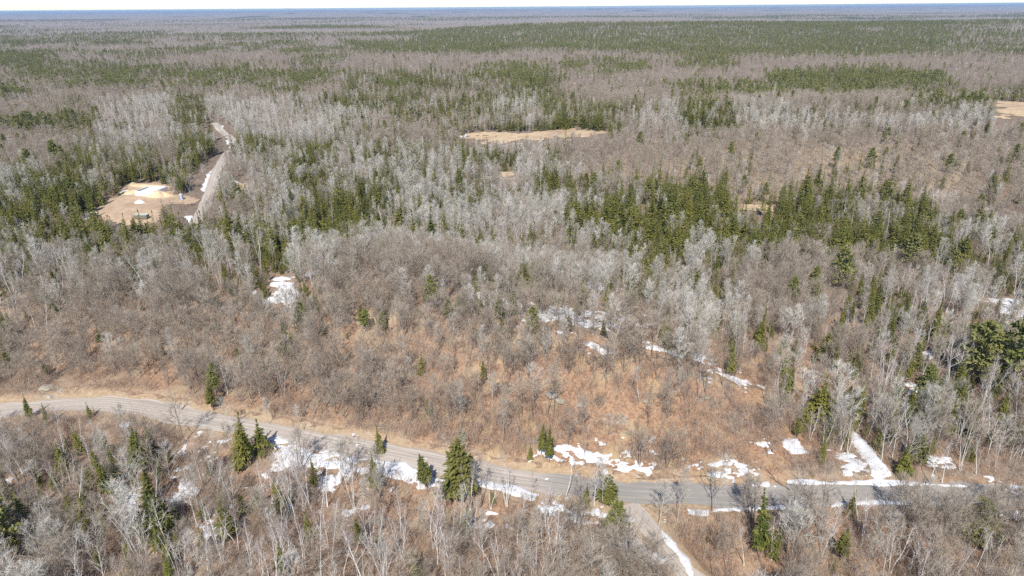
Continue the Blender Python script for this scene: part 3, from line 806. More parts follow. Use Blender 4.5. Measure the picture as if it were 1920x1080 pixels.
# ------------------------------------------------------------------ ground
def build_ground():
    rows = [-250, -150, -80, -30, 0, 25, 45]
    y = 55.0
    while y < 34000:
        rows.append(y); y += max(0.95, 0.0115 * y) if y < 4000 else 0.03 * y
    rows = np.array(rows)
    nc = 430
    t = np.linspace(-1, 1, nc)
    Wd = 1.25 * np.maximum(rows, 0) + 130
    X = t[None, :] * Wd[:, None]; Y = np.repeat(rows[:, None], nc, 1)
    Z = height(X, Y)
    V = np.stack([X, Y, Z], -1).reshape(-1, 3)
    nr = len(rows)
    i = np.arange(nr * nc).reshape(nr, nc)
    Q = np.stack([i[:-1, :-1], i[:-1, 1:], i[1:, 1:], i[1:, :-1]], -1).reshape(-1, 4)
    me = mesh_np('ground', V, [Q], [MAT['ground']], smooth_=True)
    x, yv = V[:, 0], V[:, 1]
    u, v, w = project(x, yv, V[:, 2])
    rust = np.zeros(len(V)); pale = np.zeros(len(V))
    rust = np.maximum(rust, 0.95 * smooth(1.1, 0.6, ((u - 1180) / 430) ** 2 + ((v - 780) / 170) ** 2))
    rust = np.maximum(rust, 0.35 * smooth(1.1, 0.5, ((u - 600) / 560) ** 2 + ((v - 690) / 110) ** 2))
    rust = np.maximum(rust, 0.75 * smooth(1.1, 0.4, ((u - 1560) / 430) ** 2 + ((v - 1050) / 110) ** 2))
    rust = np.maximum(rust, 0.4 * (v > 900))
    rust *= (0.6 + 0.6 * fbm(x / 9, yv / 9, 81, 2)); rust = np.clip(rust, 0, 1)
    dm = dist_line(x, yv, MAIN[::2]); ds = dist_line(x, yv, SIDE[::2])
    edge = 0.8 * (1 - smooth(3.6, 6.2, dm + 2.5 * (vnoise(x / 4, yv / 4, 83) - .5))) * (1 - smooth(1260, 1480, u) * .8)
    pale = np.maximum(pale, 0.75 * edge); pale = np.maximum(pale, 0.5 * (1 - smooth(2.5, 4.5, ds)))
    pale = np.maximum(pale, 0.55 * smooth(1.0, 0.3, ((u - 1500) / 460) ** 2 + ((v - 330) / 75) ** 2))
    pale = np.maximum(pale, 0.8 * smooth(1.0, 0.4, ((u - 715) / 60) ** 2 + ((v - 592) / 14) ** 2))
    pale = np.maximum(pale, 0.8 * smooth(1.0, 0.4, ((u - 1000) / 70) ** 2 + ((v - 640) / 18) ** 2))
    far = smooth(700, 2600, yv)
    floor_shade = 0.8 * smooth(140, 230, yv) * (1 - smooth(1.3, .5, ((u - 1500) / 460) ** 2 + ((v - 330) / 75) ** 2) * .6)  # shade of the brush beyond the ridge, painted into the ground colour
    wa = me.attributes.new('floor_shade', 'FLOAT', 'POINT'); wa.data.foreach_set('value', floor_shade.astype(np.float32))
    ca = me.color_attributes.new('cover', 'FLOAT_COLOR', 'POINT')
    ca.data.foreach_set('color', np.stack([rust, pale, far, np.ones(len(V))], -1).astype(np.float32).ravel())
    return tag(link('ground', me), kind='structure')
build_ground()

def strip(name, line, width, mat, lift, shade_tone=None, nw=9, edge_noise=0.5, seed=3, length0=0.0):
    d = np.gradient(line, axis=0); d /= np.linalg.norm(d, axis=1, keepdims=True)
    nrm = np.stack([-d[:, 1], d[:, 0]], -1)
    s = np.concatenate([[0], np.cumsum(np.linalg.norm(np.diff(line, axis=0), axis=1))])
    ks = np.linspace(-1, 1, nw)
    V = []; uv = []; dp = []
    for i, p in enumerate(line):
        for k in ks:
            wv = width * 0.5 * (1 + edge_noise * (float(vnoise(np.array(s[i] / 3.0), np.array(5.0 + np.sign(k)), seed)) - 0.5) * (abs(k) > .9))
            q = p + nrm[i] * k * wv
            V.append((q[0], q[1], 0)); uv.append((k, s[i])); dp.append(0 if shade_tone is None else shade_tone(q))
    V = np.array(V); V[:, 2] = height(V[:, 0], V[:, 1]) + lift * (1 - 0.0 * V[:, 2])
    n = len(line); i = np.arange(n * nw).reshape(n, nw)
    Q = np.stack([i[:-1, :-1], i[1:, :-1], i[1:, 1:], i[:-1, 1:]], -1).reshape(-1, 4)
    me = mesh_np(name, V, [Q], [MAT[mat]], smooth_=True)
    ul = me.uv_layers.new(name='UVMap')
    lv = np.zeros(len(me.loops), np.int32); me.loops.foreach_get('vertex_index', lv)
    ul.data.foreach_set('uv', np.array(uv, np.float32)[lv].ravel())
    a = me.attributes.new('shade_tone', 'FLOAT', 'POINT'); a.data.foreach_set('value', np.array(dp, np.float32))
    # make sure the faces look up
    if me.polygons[0].normal.z < 0:
        me.flip_normals()
    return tag(link(name, me), kind='structure')

def resample(line, step):
    s = np.concatenate([[0], np.cumsum(np.linalg.norm(np.diff(line, axis=0), axis=1))])
    t = np.arange(0, s[-1], step)
    return np.stack([np.interp(t, s, line[:, 0]), np.interp(t, s, line[:, 1])], -1)

main_r = resample(MAIN, 1.2)
strip('gravel_road', main_r, ROAD_W, 'gravel', 0.06, edge_noise=0.45, shade_tone=lambda q: float(smooth(-8, 14, q[0])) * 0.5)  # greyer gravel to the right, with some shadow put into its colour
strip('side_road', resample(SIDE, 1.0)[4:], 3.5, 'gravel', 0.05, shade_tone=lambda f: 0.15)
FAR_PX = [(352, 442), (366, 420), (382, 392), (392, 365), (402, 335), (412, 312), (426, 290), (440, 277), (434, 262), (418, 249), (408, 238), (402, 231)]
FARR = catmull([to_ground(u, v) for u, v in FAR_PX], 8)
strip('gravel_road', resample(FARR, 3.0), 4.6, 'gravel', 0.35, shade_tone=lambda f: 0.1, edge_noise=.3)
FAR_TREE_CLEAR = 4.0
# dark eroded soil along the cut bank
for a0, a1 in ((150, 640), (740, 1010), (1140, 1430)):
    L = resample(MAIN, 0.8)
    uu, vv, _ = project(L[:, 0], L[:, 1], 0 * L[:, 0])
    L = L[(uu > a0) & (uu < a1)]
    d = np.gradient(L, axis=0); d /= np.linalg.norm(d, axis=1, keepdims=True)
    L = L + np.stack([-d[:, 1], d[:, 0]], -1) * (4.15 + 0.5 * (vnoise(np.arange(len(L)) / 9, np.zeros(len(L)), 7)[:, None] - .5))
    strip('bank_soil', L, 0.75, 'mud', 0.05, nw=4, edge_noise=1.6, seed=9)

def drape(name, polys, mat, step, lift, thick, kind='stuff', brk=None, seed=5):
    VV, QQ, off = [], [], 0
    for k, px in enumerate(polys):
        P = gpoly(px)
        dist = np.linalg.norm(P.mean(0))
        stp = step * max(1.0, dist / 130)
        pad = stp * 3 + 1.0
        x0, y0 = P.min(0) - pad; x1, y1 = P.max(0) + pad
        nx, ny = int((x1 - x0) / stp) + 2, int((y1 - y0) / stp) + 2
        if nx * ny > 400000:
            f = math.sqrt(nx * ny / 400000); stp *= f; nx, ny = int((x1 - x0) / stp) + 2, int((y1 - y0) / stp) + 2
        X, Y = np.meshgrid(x0 + np.arange(nx) * stp, y0 + np.arange(ny) * stp)
        sdv = sdist(X, Y, P)
        sc_ = max(1.0, dist / 130)
        b = brk[k] if brk else 0.1
        edge = 0.42 if b < 0.3 else 1.0
        wob = (fbm(X / (2.6 * sc_), Y / (2.6 * sc_), seed + k, 3) - 0.5)
        fine = 0.65 * (fbm(X / (2.3 * sc_), Y / (1.5 * sc_), seed + 91 + k, 3) - 0.5) + 0.45 * (fbm(X / (.8 * sc_), Y / (0.6 * sc_), seed + 191 + k, 2) - 0.5)
        T = smooth(-0.6 * edge * sc_, 1.3 * edge * sc_, sdv + 2.2 * edge * sc_ * wob) - 0.30 + (0.45 + b * 5.6) * fine - b * 0.86
        T = np.clip(T * 1.6, -0.5, 0.75)
        Z = height(X, Y) + T * thick * (1 + 0.3 * (sc_ - 1)) + lift
        keep_v = T > 0.0
        i = np.arange(nx * ny).reshape(ny, nx)
        Q = np.stack([i[:-1, :-1], i[:-1, 1:], i[1:, 1:], i[1:, :-1]], -1).reshape(-1, 4)
        kv = keep_v.ravel()
        Q = Q[kv[Q].any(1)]
        if len(Q) == 0:
            continue
        used, inv = np.unique(Q, return_inverse=True)
        V = np.stack([X, Y, Z], -1).reshape(-1, 3)[used]
        VV.append(V); QQ.append(inv.reshape(Q.shape) + off); off += len(V)
    me = mesh_np(name, np.vstack(VV), [np.vstack(QQ)], [MAT[mat]], smooth_=True)
    return tag(link(name, me), kind=kind)

drape('snow', [p for p, b in SNOW_PX], 'snow', 0.20, 0.04, 0.22, brk=[b for p, b in SNOW_PX])
for m in MARSHES_PX:
    drape('marsh', [m], 'marsh', 0.6, 0.2, 0.07, kind='structure', brk=[0.42])
drape('dirt_yard', [YARD_PX], 'dirt', 0.5, 0.20, 0.06, kind='structure', brk=[0.05])

# ------------------------------------------------------------------ scatter
YARD = gpoly(YARD_PX)
MARSH = [gpoly(m) for m in MARSHES_PX]
SNOWW = [(gpoly(p), b) for p, b in SNOW_PX]
ROCKSPOTS = [(715, 592, 55, 12), (1000, 640, 62, 15)]

HAND = [  # kind, base u, base v, height in px, form index
    ('spruce', 55, 784, 46, 0), ('spruce', 90, 798, 44, 1), ('spruce', 170, 782, 28, 3), ('cedar', 263, 893, 88, 1), ('spruce', 217, 940, 95, 1), ('spruce', 453, 882, 104, 0), ('spruce', 470, 872, 88, 1), ('spruce', 492, 850, 62, 2),
    ('cedar', 105, 920, 36, 3), ('spruce', 58, 1012, 95, 0), ('pine', 15, 1060, 130, 1), ('spruce', 165, 990, 62, 2), ('spruce', 200, 995, 55, 0), ('pine', 300, 1015, 78, 3), ('cedar', 430, 1010, 62, 0), ('cedar', 456, 968, 40, 3), ('cedar', 486, 955, 36, 2), ('spruce', 583, 1008, 52, 3), ('cedar', 400, 770, 55, 1),
    ('spruce', 712, 848, 50, 3), ('spruce', 706, 915, 68, 0), ('cedar', 801, 916, 68, 1), ('cedar', 867, 935, 112, 0), ('spruce', 1015, 852, 64, 1), ('spruce', 1030, 866, 70, 1), ('spruce', 994, 860, 28, 3), ('cedar', 1139, 945, 58, 0), ('spruce', 1096, 948, 42, 3),
    ('spruce', 786, 1080, 56, 3), ('spruce', 676, 1028, 64, 1), ('spruce', 925, 942, 24, 3), ('spruce', 1535, 800, 95, 2), ('spruce', 1506, 806, 55, 3), ('spruce', 1540, 868, 48, 0), ('spruce', 1424, 1050, 128, 1), ('cedar', 1448, 1045, 60, 3), ('pine', 1836, 1025, 78, 3),
    ('spruce', 1692, 892, 60, 2), ('cedar', 1716, 870, 60, 0), ('cedar', 1780, 790, 72, 1), ('spruce', 1872, 800, 72, 0), ('pine', 1832, 724, 120, 1), ('pine', 1896, 745, 148, 1), ('spruce', 1416, 668, 92, 1), ('pine', 1576, 545, 76, 1), ('pine', 1702, 502, 62, 1), ('cedar', 1616, 480, 46, 0), ('cedar', 1545, 680, 55, 0), ('spruce', 1562, 700, 62, 1), ('spruce', 1605, 712, 60, 0),
    ('spruce', 990, 538, 46, 2), ('spruce', 1070, 522, 36, 3), ('spruce', 1212, 545, 38, 1), ('spruce', 1242, 640, 55, 0), ('spruce', 1258, 652, 45, 2), ('cedar', 1866, 560, 30, 2), ('spruce', 1750, 560, 40, 3), ('spruce', 498, 712, 55, 1), ('cedar', 455, 700, 50, 1), ('spruce', 187, 640, 32, 3), ('spruce', 118, 556, 28, 3), ('cedar', 242, 555, 22, 2), ('pine', 1250, 432, 46, 3), ('pine', 1290, 375, 42, 0), ('pine', 1215, 385, 50, 0),
    ('spruce', 108, 420, 40, 2), ('spruce', 194, 430, 24, 2), ('spruce', 253, 428, 26, 2), ('spruce', 256, 345, 50, 1), ('spruce', 1700, 800, 70, 0), ('spruce', 790, 700, 40, 3),
    ('birch', 1540, 1046, 112, 0), ('birch', 1668, 1075, 92, 2), ('birch', 1848, 1080, 88, 3), ('birch', 240, 1062, 66, 2), ('birch', 160, 1046, 52, 3), ('birch', 1395, 1060, 90, 1), ('birch', 1098, 1032, 92, 1), ('birch', 1446, 1050, 80, 0), ('birch', 1800, 882, 88, 3), ('birch', 1742, 905, 96, 1), ('birch', 1830, 890, 76, 1), ('birch', 1766, 905, 66, 0), ('birch', 1510, 665, 52, 2),
    ('birch', 920, 955, 76, 2), ('birch', 950, 950, 82, 3), ('birch', 1060, 938, 92, 1), ('birch', 1114, 948, 88, 0), ('birch', 690, 918, 60, 2), ('birch', 372, 500, 34, 2), ('birch', 250, 490, 40, 0), ('birch', 1545, 840, 60, 2), ('birch', 1780, 575, 52, 2), ('aspen', 1235, 985, 86, 2), ('aspen', 430, 808, 62, 2), ('aspen', 640, 905, 80, 2), ('aspen', 320, 900, 70, 2), ('aspen', 1270, 975, 100, 0), ('aspen', 1335, 960, 110, 0),
    ('aspen', 1130, 950, 100, 0), ('maple', 1000, 790, 80, 0), ('maple', 945, 815, 90, 2), ('maple', 845, 790, 70, 3), ('aspen', 870, 865, 60, 1), ('aspen', 1490, 712, 60, 0), ('aspen', 1500, 770, 80, 2), ('aspen', 1465, 640, 66, 2), ('aspen', 1340, 640, 60, 0), ('maple', 1215, 800, 62, 0), ('maple', 1085, 640, 80, 0), ('maple', 1440, 640, 80, 0), ('aspen', 1650, 690, 70, 2), ('aspen', 1690, 640, 52, 2), ('aspen', 560, 800, 42, 0), ('aspen', 505, 795, 50, 1),
]
trees = {k: [] for k in KINDS}                    # x, y, z, rot, scale, form, hand
hx = []; hview = []
for kind, u, v, hp, fi in HAND:
    x, y = to_ground(u, v)
    z = float(height(np.array([x]), np.array([y]))[0])
    f = FORMS[kind][fi]
    # height in px -> metres: numeric
    lo, hi = 1.0, 40.0
    _, vb, _ = project(x, y, z)
    for _ in range(24):
        mid = (lo + hi) / 2
        _, vt, _ = project(x, y, z + mid)
        if vb - vt < hp: lo = mid
        else: hi = mid
    s = lo / f['H']
    trees[kind].append((x, y, z, RNG.uniform(0, 6.28), s, fi, 1))
    hx.append((x, y)); hview.append((u, v, hp))
hx = np.array(hx)

BANDS = [(62, 130, 1.95), (130, 200, 2.25), (200, 300, 2.5), (300, 450, 2.9), (450, 800, 4.2), (800, 1400, 6.8), (1400, 2400, 8.6), (2400, 3800, 13.5), (3800, 6500, 24)]
for y0, y1, s in BANDS:
    xm = 0.86 * y1 + 25
    nx, ny = int(2 * xm / s) + 1, int((y1 - y0) / s)
    X, Y = np.meshgrid(-xm + np.arange(nx) * s, y0 + np.arange(ny) * s)
    X = (X + RNG.uniform(-.55, .55, X.shape) * s).ravel(); Y = (Y + RNG.uniform(-.55, .55, Y.shape) * s).ravel()
    ok = np.abs(X) < 0.86 * Y + 25
    X, Y = X[ok], Y[ok]
    Z = height(X, Y)
    zn, u, v = zone_of(X, Y, Z + 4.0)
    dens = np.array([Z_MIX[c][1] for c in Z_MIX]); keys = list(Z_MIX)
    zi = np.searchsorted(np.array(sorted(keys)), zn)
    sk = sorted(keys)
    dn = np.array([Z_MIX[c][1] for c in sk])[zi]
    gap = fbm(X / 11, Y / 11, 131, 2)
    dn = np.where(zn == 'P', dn, dn * (0.70 + 0.6 * (gap > 0.42)))
    keep = RNG.uniform(0, 1, len(X)) < dn
    if y0 < 300:
        dm = dist_line(X, Y, MAIN[::2]); dsd = dist_line(X, Y, SIDE[::2])
        up = Y > road_y(X)
        keep &= dm > np.where(up, 6.2, 4.6 + RNG.uniform(0, 2.0, len(X)))
        keep &= dsd > 3.2
        # the road stays in sight past the trees on its nearer side
        ub, vb, _ = project(X, Y, Z); _, vt, _ = project(X, Y, Z + 9.0)
        rv = np.interp(ub, [p[0] for p in MAIN_PX], [p[1] for p in MAIN_PX])
        hide = (vb > rv + 8) & (vt < rv + 6)
        chance = np.interp(ub, [0, 60, 110, 460, 520, 640, 720, 900, 1140, 1200, 1240, 1480, 1920], [.8, .8, .82, .82, .88, .88, .7, .5, .42, .78, .4, .36, .28])
        keep &= ~(hide & (RNG.uniform(0, 1, len(X)) < chance))
        for P, b in SNOWW:
            if P[:, 1].min() < y1 and P[:, 1].max() > y0:
                ins = in_poly(X, Y, P)
                keep &= ~(ins & (RNG.uniform(0, 1, len(X)) < (0.85 - 0.9 * b)))
        dh = np.min((X[:, None] - hx[:, 0]) ** 2 + (Y[:, None] - hx[:, 1]) ** 2, axis=1)
        keep &= dh > 1.6 ** 2
        vt8 = project(X, Y, Z + 9.5)[1]
        for hu, hv, hp in hview:
            keep &= ~((np.abs(ub - hu) < 0.24 * hp + 4) & (vb > hv) & (vt8 < hv - 0.3 * hp) & (RNG.uniform(0, 1, len(X)) < .6))
        for P, b in SNOWW:
            if b < .34 and P[:, 1].min() < y1 + 40:
                c = P.mean(0); dv = -c / np.linalg.norm(c)
                for st in np.arange(1.5, 4.2 * np.linalg.norm(c) / 75, 2.2):
                    keep &= ~(in_poly(X - dv[0] * st, Y - dv[1] * st, P) & (RNG.uniform(0, 1, len(X)) < .6))
        for st in (2, 4, 6, 8, 10):
            keep &= ~((dist_line(X, Y + st, SIDE[::2]) < 2.6) & (Y < SIDE[:, 1].max()) & (RNG.uniform(0, 1, len(X)) < .35))
    if y0 < 800:
        keep &= dist_line(X, Y, FARR) > FAR_TREE_CLEAR
        for P in MARSH + [YARD]:
            keep &= ~in_poly(X, Y, P)
        # nothing tall right in front of the yard, the far road and the marsh
        ub, vb, wb = project(X, Y, Z)
        for P, hh in ((YARD, 6.5), (MARSH[0], 5.5), (MARSH[1], 5), (MARSH[2], 6.5), (MARSH[3], 6.0)):
            c = P.mean(0); e = P - c
            dirv = -c / np.linalg.norm(c)
            for st in np.arange(2, 6.5 * np.linalg.norm(c) / 75, 3.5):
                keep &= ~(in_poly(X - dirv[0] * st, Y - dirv[1] * st, P) & (RNG.uniform(0, 1, len(X)) < (0.45 if P is YARD else 0.62)))
        for st in (3, 7, 11, 16, 21):
            keep &= ~((dist_line(X, Y + st, FARR) < 3.0) & (RNG.uniform(0, 1, len(X)) < 0.6))
    X, Y, Z, zi, v = X[keep], Y[keep], Z[keep], zi[keep], v[keep]
    cum = np.cumsum(np.array([Z_MIX[c][0] for c in sk]), axis=1)
    cum = cum / cum[:, -1:]
    # neighbours tend to be of one kind
    r = np.clip(RNG.uniform(0, 1, len(X)) * 0.45 + 0.55 * np.clip((fbm(X / 17, Y / 24, 137, 2) - 0.5) * 3.0 + 0.5, 0, 1), 0, 0.9999)
    r = np.argsort(np.argsort(r)) / max(1, len(r))
    r = np.where(RNG.uniform(0, 1, len(X)) < 0.3, RNG.uniform(0, 1, len(X)), r)
    kd = (r[:, None] > cum[zi]).sum(1)
    for k, kind in enumerate(KINDS):
        sel = np.where(kd == k)[0]
        lod = 0 if y1 <= 200 else (1 if y1 <= 450 else 2)
        fidx = [i for i, f in enumerate(FORMS[kind]) if f['lod'] == lod]
        sc_ = (0.66 + 0.34 * np.clip(0.5 + 1.8 * (fbm(X[sel] / 30, Y[sel] / 40, 171 + k, 2) - 0.5), 0, 1) + RNG.normal(0, 0.085, len(sel)).clip(-.2, .2)) * (1.0 if y0 < 1300 else 1.1) * (0.9 if y0 < 129 else 0.78 if y0 < 190 else 0.72)
        if kind == 'pine':
            sc_ *= 0.72 if y0 < 300 else 0.8
        if kind in ('spruce', 'cedar'):
            sc_ *= RNG.uniform(0.5, 0.92, len(sel)) if y0 < 190 else RNG.uniform(1.0, 1.65, len(sel))
        for j, i in enumerate(sel):
            fi = fidx[int(RNG.integers(len(fidx)))] 
            trees[kind].append((X[i], Y[i], Z[i], RNG.uniform(0, 6.28), sc_[j], fi, 0))

# ------------------------------------------------------------------ the masses: one object per kind of tree
def gn_mass(name, pts, rot, scl, idx, meshes):
    col = bpy.data.collections.new(name + '_forms')
    for i, me in enumerate(meshes):
        o = bpy.data.objects.new('%s_form_%03d' % (name, i), me); col.objects.link(o)
    me = bpy.data.meshes.new(name)
    me.vertices.add(len(pts)); me.vertices.foreach_set('co', np.asarray(pts, np.float32).ravel())
    for nm, ty, val, key in (('rot', 'FLOAT', rot, 'value'), ('scl', 'FLOAT_VECTOR', scl, 'vector'), ('form', 'INT', idx, 'value')):
        a = me.attributes.new(nm, ty, 'POINT')
        a.data.foreach_set(key, np.asarray(val, np.int32 if ty == 'INT' else np.float32).ravel())
    o = link(name, me)
    ng = bpy.data.node_groups.new(name, 'GeometryNodeTree')
    ng.interface.new_socket('Geometry', in_out='INPUT', socket_type='NodeSocketGeometry')
    ng.interface.new_socket('Geometry', in_out='OUTPUT', socket_type='NodeSocketGeometry')
    gi = ng.nodes.new('NodeGroupInput'); go = ng.nodes.new('NodeGroupOutput')
    ci = ng.nodes.new('GeometryNodeCollectionInfo'); ci.inputs['Collection'].default_value = col
    ci.inputs['Separate Children'].default_value = True; ci.inputs['Reset Children'].default_value = True
    ip = ng.nodes.new('GeometryNodeInstanceOnPoints'); ip.inputs['Pick Instance'].default_value = True
    def attr(nm, ty):
        a = ng.nodes.new('GeometryNodeInputNamedAttribute'); a.data_type = ty; a.inputs[0].default_value = nm
        return a.outputs[0]
    cx = ng.nodes.new('ShaderNodeCombineXYZ'); ng.links.new(attr('rot', 'FLOAT'), cx.inputs[2])
    er = ng.nodes.new('FunctionNodeEulerToRotation'); ng.links.new(cx.outputs[0], er.inputs[0])
    ng.links.new(gi.outputs[0], ip.inputs['Points']); ng.links.new(ci.outputs[0], ip.inputs['Instance'])
    ng.links.new(attr('form', 'INT'), ip.inputs['Instance Index'])
    ng.links.new(er.outputs[0], ip.inputs['Rotation']); ng.links.new(attr('scl', 'FLOAT_VECTOR'), ip.inputs['Scale'])
    ng.links.new(ip.outputs[0], go.inputs[0])
    md = o.modifiers.new('mass', 'NODES'); md.node_group = ng
    return o

MASS = {'maple': ('hardwood_forest', 'bare grey brown hardwood forest covering the ridge and the plain'), 'aspen': ('aspen_forest', 'pale grey leafless aspen woods in the middle distance'),
        'birch': ('birch_forest', 'white trunked leafless birch woods scattered to the horizon'), 'spruce': ('spruce_forest', 'dark green spruce stands of the middle distance'),
        'cedar': ('cedar_forest', 'olive green rounded cedars mixed into the farther woods'), 'pine': ('pine_forest', 'olive green pine forest along the far ridges'),
        'sapling': ('sapling_thicket', 'thin bare saplings filling the farther woods')}
PER_KIND = 298
indiv = []
for kind in KINDS:
    A = np.array(trees[kind])
    Hs = np.array([f['H'] for f in FORMS[kind]])
    fi = A[:, 5].astype(int)
    ht = Hs[fi] * A[:, 4]
    u, v, w = project(A[:, 0], A[:, 1], A[:, 2])
    ut, vt, _ = project(A[:, 0], A[:, 1], A[:, 2] + ht)
    inside = (ut > 4) & (ut < 1916) & (vt < 1072) & (vt > 0)
    size = np.where(inside, v - vt, 0) + A[:, 6] * 1000 * inside
    lod0 = np.array([f['lod'] == 0 for f in FORMS[kind]])
    order = np.argsort(-size)
    pick = [i for i in order[:PER_KIND] if size[i] > 0]
    mask = np.zeros(len(A), bool); mask[pick] = True
    for i in pick:
        f = fi[i]
        if not lod0[f]:                                # the same shape with all its twigs
            c = [j for j in range(len(lod0)) if lod0[j]]
            j = c[int(RNG.integers(len(c)))]
            A[i, 4] *= Hs[f] / Hs[j]; A[i, 5] = j
        indiv.append((kind, *A[i], (u[i] + ut[i]) / 2, v[i], ht[i]))
    R_ = A[~mask]
    n = len(R_)
    sx = R_[:, 4] * RNG.uniform(0.88, 1.14, n)
    nm, lb = MASS[kind]
    o = gn_mass(nm, R_[:, :3], R_[:, 3], np.stack([sx, sx, R_[:, 4]], -1), R_[:, 5], [f['all'] for f in FORMS[kind]])
    tag(o, lb, 'forest', kind='stuff')

# undergrowth
bp = []
for y0, y1, s in ((62, 130, 1.05), (130, 230, 1.6), (230, 380, 3.0)):
    xm = 0.86 * y1 + 20
    nx, ny = int(2 * xm / s) + 1, int((y1 - y0) / s)
    X, Y = np.meshgrid(-xm + np.arange(nx) * s, y0 + np.arange(ny) * s)
    X = (X + RNG.uniform(-.6, .6, X.shape) * s).ravel(); Y = (Y + RNG.uniform(-.6, .6, Y.shape) * s).ravel()
    ok = np.abs(X) < 0.86 * Y + 20
    X, Y = X[ok], Y[ok]; Z = height(X, Y)
    ok = (dist_line(X, Y, MAIN[::2]) > 4.4) & (dist_line(X, Y, SIDE[::2]) > 2.8) & (dist_line(X, Y, FARR) > 4.5)
    ok &= ~in_poly(X, Y, YARD)
    for P in MARSH[:4]:
        ok &= ~in_poly(X, Y, P) | (RNG.uniform(0, 1, len(X)) < .05)
    for P, b in SNOWW:
        ok &= ~(in_poly(X, Y, P) & (RNG.uniform(0, 1, len(X)) < .92))
    zn, u, v = zone_of(X, Y, Z)
    dn = np.where(zn == 's', 1.0, np.where(np.isin(zn, ['b', 'g', 'd']), 0.62, 0.62)) * (0.45 + 1.1 * smooth(0.40, 0.6, fbm(X / 9, Y / 9, 151, 2)))
    ok &= RNG.uniform(0, 1, len(X)) < dn
    bp.append(np.stack([X[ok], Y[ok], Z[ok], np.full(ok.sum(), s)], -1))
bp = np.vstack(bp); n = len(bp)
bs = RNG.uniform(0.5, 1.2, n) * np.where(bp[:, 3] > 3, 1.5, 1.0)
tag(gn_mass('undergrowth', bp[:, :3], RNG.uniform(0, 6.28, n), np.stack([bs, bs, bs], -1), RNG.integers(0, 4, n), [f['all'] for f in FORMS['brush']]), 'brown twiggy undergrowth on the forest floor', 'undergrowth', kind='stuff')

# ------------------------------------------------------------------ individual trees with labels
LANDMARKS = [
    (60, 765, 'the gravel bend far left'), (250, 762, 'the curve of the gravel road'), (400, 792, 'the pale stretch of gravel'), (455, 860, 'the dark roadside spruce pair'), (560, 850, 'the roadside snow field'), (236, 796, 'the small snow scrap'), (345, 860, 'the broken snow strip'), (250, 950, 'the lower left snow patches'), (525, 958, 'the lone oval snow patch'), (385, 990, 'the snow trail below it'),
    (60, 980, 'the big dark spruce left'), (15, 1050, 'the broad corner pine'), (190, 975, 'the low dark spruce group'), (300, 990, 'the scraggly bushy pine'), (583, 985, 'the lone young fir'), (712, 830, 'the small roadside spruce'), (760, 885, 'the snow below the road'), (801, 890, 'the thin roadside spruce'), (867, 890, 'the broad roadside spruce'), (940, 914, 'the white road edge snowbank'),
    (1070, 962, 'the ragged roadside snow'), (1165, 970, 'the junction snow heap'), (1180, 1020, 'the curved snow ridge'), (1265, 1030, 'the side road snowbank'), (1215, 985, 'the side road mouth'), (1160, 930, 'the grey road junction'), (1139, 915, 'the olive roadside cedar'), (1022, 830, 'the twin slope spruces'), (1120, 862, 'the broken slope snow'), (1210, 800, 'the rust coloured slope'),
    (1350, 872, 'the small slope snow scraps'), (1495, 840, 'the bright slope snow patch'), (1438, 842, 'the narrow slope snow patch'), (1535, 760, 'the large gully spruce'), (1575, 775, 'the upper gully snow'), (1640, 855, 'the long gully snow streak'), (1400, 928, 'the dark road stretch'), (1600, 925, 'the road below the gully'), (1430, 950, 'the thin lower snowbank'), (1424, 990, 'the tall dark roadside spruce'),
    (1310, 960, 'the snow blob by the road'), (1836, 985, 'the round yellow green pine'), (1690, 945, 'the long lower snowbank'), (1800, 845, 'the white birch clump'), (1540, 990, 'the big spreading birch'), (1668, 1035, 'the forked leaning birch'), (1832, 670, 'the olive broad pine'), (1895, 680, 'the big green edge pine'), (1850, 930, 'the road end at right'), (1305, 665, 'the snow hollow'),
    (1375, 708, 'the snow trail from the hollow'), (1118, 650, 'the striped crest snow'), (1000, 640, 'the pale bedrock knoll'), (715, 592, 'the pale clearing on the crest'), (1090, 592, 'the snowy wood behind the crest'), (900, 560, 'the small snow behind the crest'), (530, 545, 'the white crest clearing'), (120, 640, 'the left end of the ridge'), (320, 640, 'the brown ridge'), (850, 700, 'the middle of the brown slope'), (640, 740, 'the slope above the road'), (1416, 630, 'the tall olive spruce'), (1576, 510, 'the broad mid pine'), (1702, 470, 'the round olive pine'), (1700, 740, 'the right hand birch wood'), (1620, 670, 'the grey wood above the gully'),
    (1870, 580, 'the snow at the edge wood'), (1290, 430, 'the large spruce stand'), (1420, 390, 'the tan opening in spruces'), (1650, 400, 'the upper right spruces'), (250, 390, 'the dirt yard'), (390, 370, 'the far gravel road'), (400, 470, 'the left spruce stand'), (680, 400, 'the middle spruce stand'), (75, 455, 'the left edge conifers'), (215, 475, 'the conifers below the yard'), (1010, 250, 'the golden marsh'), (990, 520, 'the lone mid spruce'), (1240, 620, 'the dark crest spruces'), (120, 380, 'the spruces left of the yard'), (1880, 205, 'the far right marsh'), (1130, 120, 'the far pine clump'), (1600, 150, 'the far pine stand'), (950, 140, 'the far middle conifers'), (110, 212, 'the far left pines'), (360, 145, 'the distant conifer belt'), (800, 980, 'the pole wood below the road'), (960, 1030, 'the wood at bottom centre'), (640, 1040, 'the wood at bottom left centre'), (1500, 1060, 'the bare bottom slope')]
ORD = ['nearest', 'second', 'third', 'fourth', 'fifth', 'sixth', 'seventh', 'eighth', 'ninth', 'tenth', 'eleventh', 'twelfth', 'thirteenth', 'fourteenth', 'fifteenth', 'sixteenth', 'seventeenth', 'eighteenth', 'nineteenth', 'twentieth']
